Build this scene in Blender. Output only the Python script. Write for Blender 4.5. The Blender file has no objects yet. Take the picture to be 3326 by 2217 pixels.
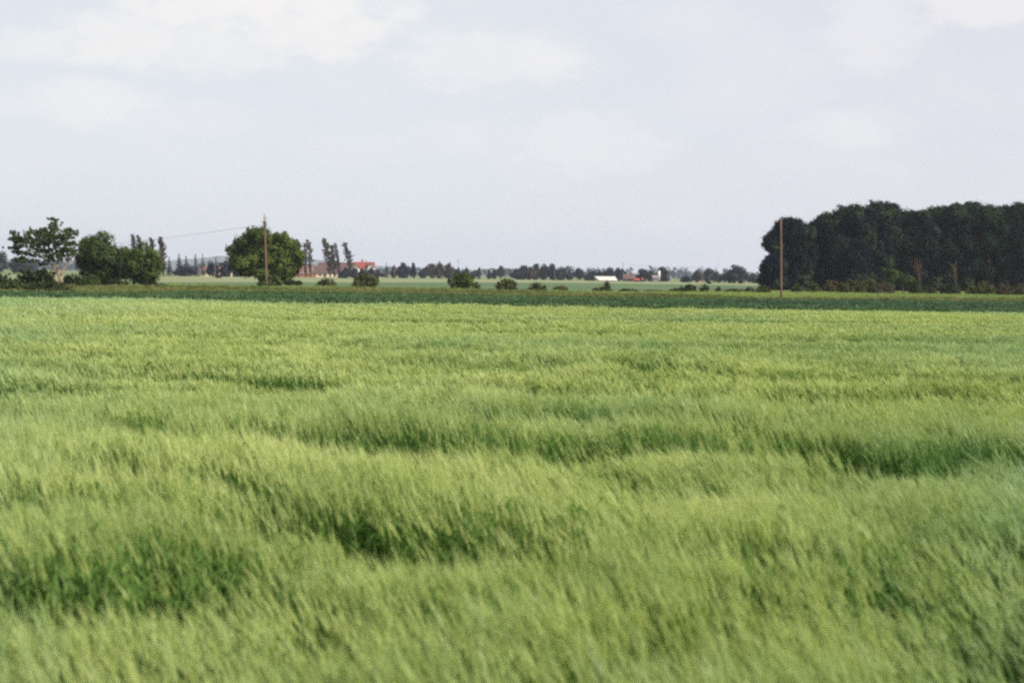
import bpy, math, random
import numpy as np
from mathutils import Vector, Matrix

# ------------------------------------------------------------------ camera, world, sun, exposure
scene = bpy.context.scene
C = scene.collection
H = 2.5                      # eye height over the ground
TILT = 0.008                 # the plain falls gently to the right
FPX = 50.0 / 36.0 * 3326     # focal length in photo pixels
PITCH = math.atan((1108.5 - 893) / FPX)
ROLL = math.radians(0.30)
cam_d = bpy.data.cameras.new('camera')
cam = bpy.data.objects.new('camera', cam_d)
C.objects.link(cam)
cam_d.lens = 50; cam_d.sensor_width = 36; cam_d.sensor_fit = 'HORIZONTAL'
cam_d.clip_start = 0.1; cam_d.clip_end = 20000
cam_d.dof.use_dof = True
cam_d.dof.focus_distance = 120.0
cam_d.dof.aperture_fstop = 2.0
fwd = Vector((0, math.cos(PITCH), -math.sin(PITCH)))
right = Vector((1, 0, 0))
up = right.cross(fwd)
r2 = right * math.cos(ROLL) + up * math.sin(ROLL)
u2 = up * math.cos(ROLL) - right * math.sin(ROLL)
M = Matrix((r2, u2, -fwd)).transposed().to_4x4()
M.translation = (0, 0, H)
cam.matrix_world = M
scene.camera = cam

SUN_EL, SUN_AZ = math.radians(36), math.radians(112)   # azimuth from +Y (view axis) towards +X (right)
sd = bpy.data.lights.new('sun', 'SUN'); sd.energy = 5.0; sd.angle = math.radians(0.6); sd.color = (1.0, 0.93, 0.80)
so = bpy.data.objects.new('sun', sd); C.objects.link(so)
to_sun = Vector((math.cos(SUN_EL) * math.sin(SUN_AZ), math.cos(SUN_EL) * math.cos(SUN_AZ), math.sin(SUN_EL)))
so.rotation_euler = to_sun.to_track_quat('Z', 'Y').to_euler()
so.location = (0, 0, 50)

world = bpy.data.worlds.new('World'); scene.world = world; world.use_nodes = True
scene.view_settings.view_transform = 'Standard'
scene.view_settings.look = 'None'
scene.view_settings.gamma = 1
scene.view_settings.use_curve_mapping = False
scene.view_settings.exposure = 0.36
scene.cycles.use_denoising = False
scene.cycles.filter_width = 2.4
scene.cycles.max_bounces = 6
scene.cycles.diffuse_bounces = 3
scene.cycles.transmission_bounces = 3
scene.cycles.volume_bounces = 1
scene.cycles.sample_clamp_indirect = 3.0

def ray(px, py):
    """world direction through a photo pixel"""
    v = r2 * ((px - 1663) / FPX) + u2 * ((1108.5 - py) / FPX) + fwd
    return v

def gz(x, y):
    return -TILT * x

def hit(px, py, dz=0.0):
    """point of the plain (raised by dz) seen at a photo pixel"""
    v = ray(px, py)
    t = (dz - H) / (v.z + TILT * v.x)
    return v * t + Vector((0, 0, H))

def at(px, py, Y):
    v = ray(px, py)
    return v * (Y / v.y) + Vector((0, 0, H))

# ---- world nodes: Nishita sky with thin cloud
def build_world():
    nt = world.node_tree; N = nt.nodes; L = nt.links
    for n in list(N): N.remove(n)
    out = N.new('ShaderNodeOutputWorld'); bg = N.new('ShaderNodeBackground')
    bg.inputs['Strength'].default_value = 0.114
    sky = N.new('ShaderNodeTexSky'); sky.sky_type = 'NISHITA'; sky.sun_disc = False
    sky.sun_elevation = SUN_EL; sky.sun_rotation = SUN_AZ
    sky.air_density = 1.0; sky.dust_density = 1.6; sky.ozone_density = 2.0
    tc = N.new('ShaderNodeTexCoord')
    sep = N.new('ShaderNodeSeparateXYZ'); L.new(tc.outputs['Generated'], sep.inputs[0])
    def math_(op, a, b=None, c=None):
        n = N.new('ShaderNodeMath'); n.operation = op
        for i, v in enumerate((a, b, c)):
            if v is None: continue
            if isinstance(v, (int, float)): n.inputs[i].default_value = v
            else: L.new(v, n.inputs[i])
        return n.outputs[0]
    X, Y, Z = sep.outputs
    az = math_('ARCTAN2', X, Y)
    el = math_('ARCSINE', Z)
    # stretched coordinate for soft flat cloud
    comb = N.new('ShaderNodeCombineXYZ')
    L.new(math_('MULTIPLY', az, 6.0), comb.inputs[0]); L.new(math_('MULTIPLY', el, 12.0), comb.inputs[1])
    n1 = N.new('ShaderNodeTexNoise'); n1.inputs['Scale'].default_value = 1.6; n1.inputs['Detail'].default_value = 8
    n1.inputs['Roughness'].default_value = 0.55; n1.inputs['Distortion'].default_value = 0.35
    L.new(comb.outputs[0], n1.inputs['Vector'])
    nf = N.new('ShaderNodeTexNoise'); nf.inputs['Scale'].default_value = 6.0; nf.inputs['Detail'].default_value = 9
    nf.inputs['Roughness'].default_value = 0.6
    L.new(comb.outputs[0], nf.inputs['Vector'])
    wob = math_('ADD', math_('MULTIPLY', math_('SUBTRACT', nf.outputs['Fac'], 0.5), 3.0), math_('MULTIPLY', math_('SUBTRACT', n1.outputs['Fac'], 0.5), 2.2))
    # cloud banks: (photo x, y, half width, half height, strength)
    banks = [(850, 10, 470, 120, 1.0), (1040, 95, 260, 110, .9), (390, 130, 230, 90, .8), (130, 150, 130, 60, .55), (640, 150, 420, 90, .6),
             (1500, 190, 240, 110, .5), (1750, 190, 160, 80, .6), (280, 335, 240, 80, .65), (620, 390, 260, 60, .3),
             (1900, 470, 260, 110, .4), (1500, 450, 330, 60, .2), (2840, 110, 160, 130, .45), (3230, 20, 200, 70, .65),
             (2760, 420, 200, 70, .4), (2480, 260, 260, 120, .15), (2200, 60, 200, 60, .15), (1180, 480, 260, 60, .2), (60, 330, 140, 50, .3)]
    tot = None
    for bx, by, hw, hh, st in banks:
        v = ray(bx, by).normalized()
        a0 = math.atan2(v.x, v.y); e0 = math.asin(v.z)
        da = math_('DIVIDE', math_('SUBTRACT', az, a0), hw / FPX)
        de = math_('DIVIDE', math_('SUBTRACT', el, e0), hh / FPX)
        d2 = math_('ADD', math_('MULTIPLY', da, da), math_('MULTIPLY', de, de))
        d2 = math_('ADD', d2, wob)
        ms_ = N.new('ShaderNodeMapRange'); ms_.interpolation_type = 'SMOOTHERSTEP'; L.new(d2, ms_.inputs['Value'])
        ms_.inputs['From Min'].default_value = 1.6; ms_.inputs['From Max'].default_value = -.1
        g = math_('MULTIPLY', ms_.outputs[0], st)
        tot = g if tot is None else math_('MAXIMUM', tot, g)
    gen = math_('MULTIPLY', math_('MAXIMUM', math_('SUBTRACT', n1.outputs['Fac'], 0.45), 0.0), 0.9)
    cl = math_('MINIMUM', math_('ADD', math_('MULTIPLY', tot, 0.9), gen), 1.0)
    # thin veil everywhere
    veil = N.new('ShaderNodeMix'); veil.data_type = 'RGBA'
    veil.inputs['Factor'].default_value = 0.86
    L.new(sky.outputs[0], veil.inputs[6])
    veil.inputs[7].default_value = (5.62, 5.92, 6.30, 1)
    azr = N.new('ShaderNodeMapRange'); L.new(az, azr.inputs['Value']); azr.inputs['From Min'].default_value = -.05; azr.inputs['From Max'].default_value = .40
    lav = N.new('ShaderNodeMix'); lav.data_type = 'RGBA'; L.new(azr.outputs[0], lav.inputs['Factor'])
    lav.inputs[6].default_value = (5.60, 5.80, 6.02, 1); lav.inputs[7].default_value = (5.45, 5.34, 5.80, 1)
    L.new(lav.outputs[2], veil.inputs[7])
    mx = N.new('ShaderNodeMix'); mx.data_type = 'RGBA'
    L.new(cl, mx.inputs['Factor']); L.new(veil.outputs[2], mx.inputs[6])
    mx.inputs[7].default_value = (6.42, 6.28, 6.14, 1)
    L.new(mx.outputs[2], bg.inputs['Color']); L.new(bg.outputs[0], out.inputs['Surface'])
build_world()

# ------------------------------------------------------------------ helpers
def tag(o, label=None, cat=None, group=None, kind=None):
    if label: o['label'] = label
    if cat: o['category'] = cat
    if group: o['group'] = group
    if kind: o['kind'] = kind
    return o

def empty(name, loc, rz=0.0):
    o = bpy.data.objects.new(name, None); C.objects.link(o)
    o.location = loc; o.rotation_euler = (0, 0, rz); o.empty_display_size = 0.5
    return o

def raw_mesh(name, V, F, mats, midx=None, smooth=False):
    """V (n,3); F list of index arrays (all the same width) or python lists"""
    me = bpy.data.meshes.new(name)
    V = np.asarray(V, dtype=np.float32)
    if isinstance(F, np.ndarray):
        n, w = F.shape
        me.vertices.add(len(V)); me.vertices.foreach_set('co', V.ravel())
        me.loops.add(n * w); me.loops.foreach_set('vertex_index', F.astype(np.int32).ravel())
        me.polygons.add(n)
        me.polygons.foreach_set('loop_start', np.arange(0, n * w, w, dtype=np.int32))
        me.polygons.foreach_set('loop_total', np.full(n, w, dtype=np.int32))
    else:
        me.from_pydata([tuple(v) for v in V.tolist()], [], F)
    for m in (mats if isinstance(mats, (list, tuple)) else [mats]): me.materials.append(m)
    if midx is not None: me.polygons.foreach_set('material_index', np.asarray(midx, dtype=np.int32))
    if smooth: me.polygons.foreach_set('use_smooth', np.ones(len(me.polygons), dtype=bool))
    me.update(calc_edges=True)
    me.validate()
    return me

def obj(name, V, F, mats, parent=None, midx=None, smooth=False):
    o = bpy.data.objects.new(name, raw_mesh(name, V, F, mats, midx, smooth))
    C.objects.link(o)
    if parent: o.parent = parent
    return o

class MB:
    """collects solids into one mesh"""
    def __init__(s): s.V = []; s.F = []
    def add(s, V, F):
        b = len(s.V); s.V += [tuple(v) for v in V]; s.F += [[i + b for i in f] for f in F]
        return s
    def box(s, x0, x1, y0, y1, z0, z1):
        V = [(x, y, z) for z in (z0, z1) for y in (y0, y1) for x in (x0, x1)]
        return s.add(V, [[0, 2, 3, 1], [4, 5, 7, 6], [0, 1, 5, 4], [2, 6, 7, 3], [0, 4, 6, 2], [1, 3, 7, 5]])
    def tube(s, pts, rad, n=8):
        P = [Vector(p) for p in pts]; V = []; F = []
        for i, p in enumerate(P):
            d = (P[min(i + 1, len(P) - 1)] - P[max(i - 1, 0)]).normalized()
            a = d.cross(Vector((0.13, 1, 0.07))).normalized(); b = d.cross(a)
            for k in range(n):
                t = 2 * math.pi * k / n
                V.append(p + (a * math.cos(t) + b * math.sin(t)) * rad[i])
        for i in range(len(P) - 1):
            for k in range(n):
                F.append([i * n + k, i * n + (k + 1) % n, (i + 1) * n + (k + 1) % n, (i + 1) * n + k])
        F.append(list(range(n))[::-1]); F.append([(len(P) - 1) * n + k for k in range(n)])
        return s.add(V, F)
    def build(s, name, mat, parent=None, smooth=False):
        return obj(name, s.V, s.F, mat, parent, smooth=smooth)

# ------------------------------------------------------------------ materials
def new_mat(name):
    m = bpy.data.materials.new(name); m.use_nodes = True
    nt = m.node_tree
    for n in list(nt.nodes): nt.nodes.remove(n)
    out = nt.nodes.new('ShaderNodeOutputMaterial')
    return m, nt, out

def noise_col(nt, cols, scale, detail=4, coord='Object', stretch=(1, 1, 1), pos=None):
    N, L = nt.nodes, nt.links
    tc = N.new('ShaderNodeTexCoord'); mp = N.new('ShaderNodeMapping'); mp.inputs['Scale'].default_value = stretch
    if coord == 'World':
        g = N.new('ShaderNodeNewGeometry'); L.new(g.outputs['Position'], mp.inputs['Vector'])
    else:
        L.new(tc.outputs[coord], mp.inputs['Vector'])
    n = N.new('ShaderNodeTexNoise'); n.inputs['Scale'].default_value = scale; n.inputs['Detail'].default_value = detail
    L.new(mp.outputs[0], n.inputs['Vector'])
    r = N.new('ShaderNodeValToRGB')
    while len(r.color_ramp.elements) < len(cols): r.color_ramp.elements.new(0.5)
    for i, c in enumerate(cols):
        e = r.color_ramp.elements[i]
        e.position = pos[i] if pos else 0.32 + 0.36 * i / max(1, len(cols) - 1)
        e.color = (*c, 1)
    L.new(n.outputs['Fac'], r.inputs['Fac'])
    return r.outputs['Color'], n

def surf(name, cols, scale=1.0, rough=0.85, detail=5, coord='Object', stretch=(1, 1, 1), bump=0.0, pos=None, spec=0.2):
    m, nt, out = new_mat(name); N, L = nt.nodes, nt.links
    col, nz = noise_col(nt, cols, scale, detail, coord, stretch, pos)
    p = N.new('ShaderNodeBsdfPrincipled'); p.inputs['Roughness'].default_value = rough
    p.inputs['Specular IOR Level'].default_value = spec
    L.new(col, p.inputs['Base Color'])
    if bump:
        b = N.new('ShaderNodeBump'); b.inputs['Strength'].default_value = bump; b.inputs['Distance'].default_value = 0.3
        L.new(nz.outputs['Fac'], b.inputs['Height']); L.new(b.outputs[0], p.inputs['Normal'])
    L.new(p.outputs[0], out.inputs['Surface'])
    return m

def leafy(name, cols, scale=0.6, transl=0.3, coord='Object', tcol=None, inst=None, gloss=0.0, pos=None):
    """foliage: diffuse + translucent (+ a little sheen); inst = colour mixed in by the instance attribute 'tint'"""
    m, nt, out = new_mat(name); N, L = nt.nodes, nt.links
    col, _ = noise_col(nt, cols, scale, 3, coord, pos=pos)
    if inst:
        a = N.new('ShaderNodeAttribute'); a.attribute_type = 'INSTANCER'; a.attribute_name = 'tint'
        mx = N.new('ShaderNodeMix'); mx.data_type = 'RGBA'
        L.new(a.outputs['Fac'], mx.inputs['Factor']); L.new(col, mx.inputs[6]); mx.inputs[7].default_value = (*inst, 1)
        col = mx.outputs[2]
    d = N.new('ShaderNodeBsdfDiffuse'); t = N.new('ShaderNodeBsdfTranslucent'); ms = N.new('ShaderNodeMixShader')
    L.new(col, d.inputs['Color'])
    if tcol:
        mt = N.new('ShaderNodeMix'); mt.data_type = 'RGBA'; mt.blend_type = 'MULTIPLY'; mt.inputs['Factor'].default_value = 1
        L.new(col, mt.inputs[6]); mt.inputs[7].default_value = (*tcol, 1); L.new(mt.outputs[2], t.inputs['Color'])
    else: L.new(col, t.inputs['Color'])
    ms.inputs[0].default_value = transl
    L.new(d.outputs[0], ms.inputs[1]); L.new(t.outputs[0], ms.inputs[2])
    res = ms.outputs[0]
    if gloss:
        g = N.new('ShaderNodeBsdfGlossy'); g.inputs['Roughness'].default_value = 0.45; g.inputs['Color'].default_value = (.9, .95, 1, 1)
        m2 = N.new('ShaderNodeMixShader'); m2.inputs[0].default_value = gloss
        L.new(res, m2.inputs[1]); L.new(g.outputs[0], m2.inputs[2]); res = m2.outputs[0]
    L.new(res, out.inputs['Surface'])
    return m

MAT = dict(
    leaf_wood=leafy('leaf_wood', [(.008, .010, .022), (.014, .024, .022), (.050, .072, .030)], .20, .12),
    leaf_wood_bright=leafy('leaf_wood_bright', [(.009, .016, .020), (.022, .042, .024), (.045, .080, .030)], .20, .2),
    leaf_big=leafy('leaf_big', [(.050, .066, .020), (.085, .110, .028), (.13, .16, .040)], .45, .25),
    leaf_mid=leafy('leaf_mid', [(.030, .046, .022), (.055, .080, .026), (.09, .125, .034)], .45, .25),
    leaf_light=leafy('leaf_light', [(.045, .070, .022), (.075, .110, .030), (.115, .155, .045)], .45, .25),
    leaf_shrub=leafy('leaf_shrub', [(.045, .050, .024), (.085, .096, .036), (.13, .14, .055)], 1.2, .25),
    leaf_bramble=leafy('leaf_bramble', [(.028, .036, .022), (.048, .064, .028), (.075, .09, .038)], .8, .2),
    leaf_rust=leafy('leaf_rust', [(.07, .05, .038), (.12, .092, .055), (.10, .11, .05)], 1.2, .2),
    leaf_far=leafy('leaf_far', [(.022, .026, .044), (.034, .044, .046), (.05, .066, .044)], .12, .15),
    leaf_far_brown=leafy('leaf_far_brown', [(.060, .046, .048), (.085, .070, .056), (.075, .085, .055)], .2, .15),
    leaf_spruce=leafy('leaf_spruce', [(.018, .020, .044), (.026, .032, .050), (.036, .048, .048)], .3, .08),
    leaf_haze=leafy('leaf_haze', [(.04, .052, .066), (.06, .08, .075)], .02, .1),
    bark=surf('bark', [(.09, .07, .055), (.15, .12, .09)], 6, .9, stretch=(1, 1, .2), bump=.3),
    bark_pale=surf('bark_pale', [(.20, .14, .11), (.32, .24, .18)], 3, .9, stretch=(1, 1, .3), bump=.3),
    bark_red=surf('bark_red', [(.09, .058, .052), (.145, .092, .078)], 6, .9),
    pole_wood=surf('pole_wood', [(.13, .080, .068), (.20, .125, .098), (.16, .10, .082)], 2.5, .85, stretch=(6, 6, .5), bump=.2),
    pole_grey=surf('pole_grey', [(.20, .13, .11), (.28, .20, .16)], 3, .85, stretch=(5, 5, .5)),
    metal=surf('dark_metal', [(.06, .06, .07), (.10, .10, .11)], 8, .5, spec=.5),
    porcelain=surf('porcelain', [(.30, .22, .16), (.36, .27, .20)], 8, .3, spec=.5),
    wire=surf('wire_metal', [(.08, .08, .09), (.12, .12, .13)], 8, .6),
    roof_brown=surf('roof_brown', [(.085, .050, .052), (.12, .074, .070), (.15, .095, .085)], 1.5, .9, bump=.3),
    roof_pink=surf('roof_pink', [(.19, .10, .09), (.25, .15, .13)], 1.5, .9, bump=.3),
    roof_red=surf('roof_red', [(.25, .055, .046), (.31, .072, .057)], 1.5, .8, bump=.2),
    roof_pale=surf('roof_pale', [(.52, .48, .44), (.62, .58, .53)], .8, .7),
    brick=surf('brick', [(.34, .12, .075), (.46, .18, .11)], 2.0, .9, bump=.2),
    cream=surf('cream_render', [(.74, .60, .44), (.82, .70, .52)], .7, .9),
    white=surf('white_render', [(.78, .76, .70), (.85, .84, .80)], .7, .9),
    glass=surf('dark_glass', [(.03, .035, .045), (.05, .055, .065)], .5, .15, spec=.6),
    timber=surf('timber', [(.07, .05, .04), (.11, .08, .06)], 3, .9),
    red_paint=surf('red_paint', [(.26, .07, .06), (.32, .09, .075)], 2, .7),
    grey_clad=surf('grey_cladding', [(.20, .18, .20), (.28, .26, .28)], 1, .8),
    silo=surf('silo_metal', [(.62, .60, .52), (.74, .72, .64)], .8, .5, spec=.4),
    stone=surf('stone', [(.40, .27, .18), (.50, .36, .26)], 6, .9, bump=.3),
)

# ------------------------------------------------------------------ numpy noise
def vn(x, y, seed):
    """smooth value noise in 0..1"""
    xi = np.floor(x).astype(np.int64); yi = np.floor(y).astype(np.int64)
    fx = x - xi; fy = y - yi
    fx = fx * fx * (3 - 2 * fx); fy = fy * fy * (3 - 2 * fy)
    def h(a, b):
        n = (a * 374761393 + b * 668265263 + seed * 974634777) & 0xffffffff
        n = ((n ^ (n >> 13)) * 1274126177) & 0xffffffff
        return ((n ^ (n >> 16)) & 0xffff) / 65535.0
    a = h(xi, yi) * (1 - fx) + h(xi + 1, yi) * fx
    b = h(xi, yi + 1) * (1 - fx) + h(xi + 1, yi + 1) * fx
    return a * (1 - fy) + b * fy

# ------------------------------------------------------------------ the ground and its fields
COLS = [-900, -400, 0, 300, 600, 900, 1400, 1900, 2200, 2500, 2900, 3326, 3750, 4250]
def line(rows, dz=0.0):
    """boundary running across the plain; (column,row) pairs -> world polyline, as a function Y(X)"""
    cx = [c for c, _ in rows]; cy = [r for _, r in rows]
    pts = [hit(c, float(np.interp(c, cx, cy)), dz) for c in np.linspace(-900, 4250, 60)]
    xs = np.array([p.x for p in pts]); ys = np.array([p.y for p in pts])
    o = np.argsort(xs)
    return xs[o], ys[o]
BARLEY_EDGE = line([(-900, 962), (0, 969), (300, 973), (600, 978), (900, 986), (1400, 991), (1900, 999), (2400, 1006), (2900, 1014), (3326, 1018), (4250, 1030)], 0.62)
CROP_EDGE = line([(-900, 943), (0, 953), (300, 955), (600, 953), (900, 954), (1400, 961), (1900, 969), (2400, 975), (2900, 979), (3326, 984), (4250, 995)])
WEED_EDGE = line([(-900, 922), (0, 932), (300, 933), (600, 934), (900, 938), (1400, 944), (1700, 948), (1900, 960), (2200, 965), (2500, 969), (2900, 973), (3326, 978), (4250, 989)])
GRASS_EDGE = line([(-900, 918), (0, 928), (300, 929), (600, 930), (900, 934), (1400, 941), (1700, 945), (1900, 949), (2200, 950), (2500, 950), (2900, 951), (3326, 953), (4250, 965)])
FAR_CROP_EDGE = line([(-900, 901), (0, 913), (600, 916), (900, 916.5), (1400, 917), (1900, 918.5), (2400, 926), (2900, 932), (3326, 936), (4250, 946)])
FAR_EDGE = line([(-900, 878), (0, 893), (600, 897.5), (900, 900), (1240, 901.5), (1420, 904), (1980, 912.5), (2460, 920), (2900, 926), (3326, 930), (4250, 940)])
NEAR = (np.array([-400., 400.]), np.array([-60., -60.]))
def band(name, lo, hi, mat, dz=0.0, nx=120, ny=10):
    xs = np.linspace(-1, 1, nx); V = []; F = []
    for j in range(ny + 1):
        f = j / ny
        for u in xs:
            # march along rays from the camera so that the band follows the frame, wider than the frame
            ang = u * 0.56
            Y0 = solve(lo, ang); Y1 = solve(hi, ang)
            Y = Y0 * (1 - f) + Y1 * f
            X = ang * Y if Y > 0 else u * 60
            if lo is NEAR:
                X = u * 60 * (1 - f) + ang * Y1 * f; Y = -60 * (1 - f) + Y1 * f
            V.append((X, Y, gz(X, Y) + dz))
    n = nx
    for j in range(ny):
        for i in range(n - 1):
            a = j * n + i
            F.append([a, a + 1, a + n + 1, a + n])
    o = obj(name, V, F, mat); tag(o, kind='structure')
    return o
def solve(ln, u):
    if ln is NEAR: return -60.0
    xs, ys = ln
    Y = 150.0
    for _ in range(40): Y = 0.5 * Y + 0.5 * float(np.interp(u * Y, xs, ys))
    return Y

def field_mat(name, cols, scale, stretch=(1, 1, 1), pos=None):
    return surf(name, cols, scale, .95, 6, 'World', stretch, 0.0, pos, .05)
soil = field_mat('soil_green', [(.030, .045, .018), (.05, .07, .03)], 1.2)
m_ground = field_mat('far_ground', [(.10, .14, .06), (.16, .19, .08), (.09, .13, .07)], .004, (1, .5, 1))
m_crop = field_mat('crop_ground', [(.034, .070, .028), (.052, .10, .040)], .5, (.4, 1, 1))
m_weed = field_mat('weed_ground', [(.17, .15, .065), (.15, .18, .06)], .25, (.3, 1, 1))
m_grass = field_mat('grass_strip', [(.22, .27, .08), (.28, .33, .11)], .2, (.3, 1, 1))
m_fcrop = field_mat('far_crop', [(.060, .10, .055), (.085, .13, .065), (.11, .155, .07)], .045, (.35, 1, 1))
m_fbar = field_mat('far_barley', [(.16, .185, .095), (.21, .23, .12), (.175, .205, .11)], .03, (.3, 1, 1))

def big_ground():
    V = []; F = []
    ys = [-90, 0, 60, 120, 200, 400, 800, 1500, 2500, 4000, 6400, 9100]
    xs = np.linspace(-9500, 9500, 39)
    for y in ys:
        for x in xs:
            V.append((x, y, gz(x, y) * (1 if abs(x) < 2500 else 2500 / abs(x)) - 0.06))
    n = len(xs)
    for j in range(len(ys) - 1):
        for i in range(n - 1):
            a = j * n + i; F.append([a, a + 1, a + n + 1, a + n])
    tag(obj('ground', V, F, m_ground), kind='structure')
big_ground()
band('field_soil', NEAR, BARLEY_EDGE, soil)
band('crop_field_ground', BARLEY_EDGE, CROP_EDGE, m_crop)
band('verge_ground', CROP_EDGE, WEED_EDGE, m_weed)
band('grass_strip', WEED_EDGE, GRASS_EDGE, m_grass)
band('far_crop_field', GRASS_EDGE, FAR_CROP_EDGE, m_fcrop)
band('far_pale_field', FAR_CROP_EDGE, FAR_EDGE, m_fbar)

# low wooded hills on the skyline
def hills():
    prof = [(-900, 835), (300, 845), (560, 846), (700, 834), (760, 832), (900, 840), (1020, 843), (1120, 852), (1260, 866), (1400, 872), (1660, 876),
            (1900, 882), (2180, 888), (2300, 886), (2440, 889), (2800, 893), (4250, 905)]
    px = np.linspace(-900, 4250, 420); V = []; F = []
    n = len(px)
    for j, (Y, fr) in enumerate(((6400, 0.0), (6700, .45), (7000, .8), (7300, 1.0), (8300, .7))):
        for c in px:
            row = float(np.interp(c, [p for p, _ in prof], [q for _, q in prof]))
            nz = (vn(np.array([c / 38.]), np.array([j * 3.3]), 4)[0] - .5) * 5 + (vn(np.array([c / 9.]), np.array([j * 1.7]), 5)[0] - .5) * 2.6
            top = at(c, row + nz * fr, Y)
            z0 = gz(top.x, Y) * min(1, 2500 / max(1, abs(top.x))) - 6
            V.append((top.x, Y, z0 * (1 - fr) + top.z * fr))
    for j in range(4):
        for i in range(n - 1):
            a = j * n + i; F.append([a, a + 1, a + n + 1, a + n])
    m = surf('hill_wood', [(.03, .045, .04), (.05, .07, .05), (.08, .10, .06)], .02, .95, 6, 'World')
    tag(obj('hills', V, F, m, smooth=True), kind='structure')
hills()

# ------------------------------------------------------------------ barley in the wind
WIND = np.array([-1.0, -0.15])
def ribbon(pts, w, yaw):
    """pts (k,3) -> quads of a ribbon; w per point"""
    k = len(pts); s = np.array([math.cos(yaw), math.sin(yaw), 0])
    V = np.empty((2 * k, 3)); V[0::2] = pts - s * w[:, None]; V[1::2] = pts + s * w[:, None]
    F = np.array([[2 * i, 2 * i + 1, 2 * i + 3, 2 * i + 2] for i in range(k - 1)])
    return V, F

def barley_tuft(seed, n, rad, wide, awns, ear_mat, stem_mat, leafy_=0):
    rg = np.random.default_rng(seed); Vs, Fs, Ms = [], [], []; b = 0
    def push(V, F, m):
        nonlocal b
        Vs.append(V); Fs.append(F + b); Ms.append(np.full(len(F), m)); b += len(V)
    for _ in range(n):
        a = rg.uniform(0, 6.283); r = rad * math.sqrt(rg.uniform())
        p0 = np.array([r * math.cos(a), r * math.sin(a), 0.0])
        h = rg.normal(0.74, 0.06); ld = math.atan2(WIND[1], WIND[0]) + rg.normal(0, .45)
        lean = rg.uniform(.01, .11)
        dv = np.array([math.cos(ld), math.sin(ld), 0])
        t = np.array([0, .4, .72, 1.0])[:, None]
        pts = p0 + dv * lean * t ** 2 + np.array([0, 0, 1.0]) * h * (t - .06 * t ** 3)
        yaw = rg.uniform(0, 3.14)
        V, F = ribbon(pts, np.array([.0030, .0030, .0026, .002]) * wide, yaw); push(V, F, 0)
        for _l in range((2 if wide < 2 else 1) + (2 if leafy_ else 0)):          # leaves
            tl = rg.uniform(.25, .95 if leafy_ else .72); pl = p0 + dv * lean * tl ** 2 + np.array([0, 0, h * tl])
            la = ld + rg.normal(0, 1.1); ll = rg.uniform(.14, .26)
            q = np.array([0, .5, 1.0])[:, None]
            lp = pl + np.array([math.cos(la), math.sin(la), 0]) * ll * q * .8 + np.array([0, 0, 1.]) * (ll * (1.0 * q - 1.1 * q ** 2))
            V, F = ribbon(lp, np.array([.006, .0065, .001]) * wide, la + 1.57); push(V, F, 0)
        if leafy_ and rg.uniform() < .62: continue      # green shoots without an ear, standing in for shade in the hollows
        # ear nodding down wind, with a brush of awns
        tip = pts[-1]; nod = rg.uniform(.05, .55)
        ed = dv * math.sin(nod) + np.array([0, 0, math.cos(nod)])
        el = rg.uniform(.06, .085)
        for y2 in (yaw, yaw + 1.57):
            ep = np.array([tip, tip + ed * el * .5, tip + ed * el])
            V, F = ribbon(ep, np.array([.003, .0065, .003]) * wide, y2); push(V, F, 1)
        for k in range(awns):
            side = rg.normal(0, 1, 3); side -= ed * side.dot(ed); side /= np.linalg.norm(side) + 1e-6
            st = tip + ed * el * rg.uniform(.1, 1)
            al = rg.uniform(.10, .16); ad = ed + side * rg.uniform(.05, .30) + dv * .15; ad /= np.linalg.norm(ad)
            sw = np.cross(ad, rg.normal(0, 1, 3)); sw /= np.linalg.norm(sw) + 1e-6
            w = .0013 * wide * (1.6 if wide > 2 else 1)
            e1 = st + ad * al
            V = np.array([st - sw * w, st + sw * w, e1 + sw * w * .3, e1 - sw * w * .3]); push(V, np.array([[0, 1, 2, 3]]), 1)
    me = raw_mesh('barley_tuft', np.concatenate(Vs), np.concatenate(Fs), [stem_mat, ear_mat], np.concatenate(Ms))
    return me

def leaf_tuft(seed, n, rad, h, wide, mats, split=0.0, spread=.8):
    rg = np.random.default_rng(seed); Vs, Fs, Ms = [], [], []; b = 0
    for _ in range(n):
        a = rg.uniform(0, 6.283); r = rad * math.sqrt(rg.uniform()); la = rg.uniform(0, 6.283)
        p0 = np.array([r * math.cos(a), r * math.sin(a), 0.0]); hh = h * rg.uniform(.6, 1.15)
        q = np.array([0, .45, .8, 1.0])[:, None]
        pts = p0 + np.array([math.cos(la), math.sin(la), 0]) * hh * spread * q ** 2 + np.array([0, 0, hh]) * (q * 1.2 - .35 * q ** 2)
        V, F = ribbon(pts, np.array([.5, 1, .8, .15]) * wide * .5, la + 1.57 + rg.normal(0, .4))
        Vs.append(V); Fs.append(F + b); Ms.append(np.full(len(F), 1 if rg.uniform() < split else 0)); b += len(V)
    return raw_mesh('leaf_tuft', np.concatenate(Vs), np.concatenate(Fs), mats, np.concatenate(Ms))

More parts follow.
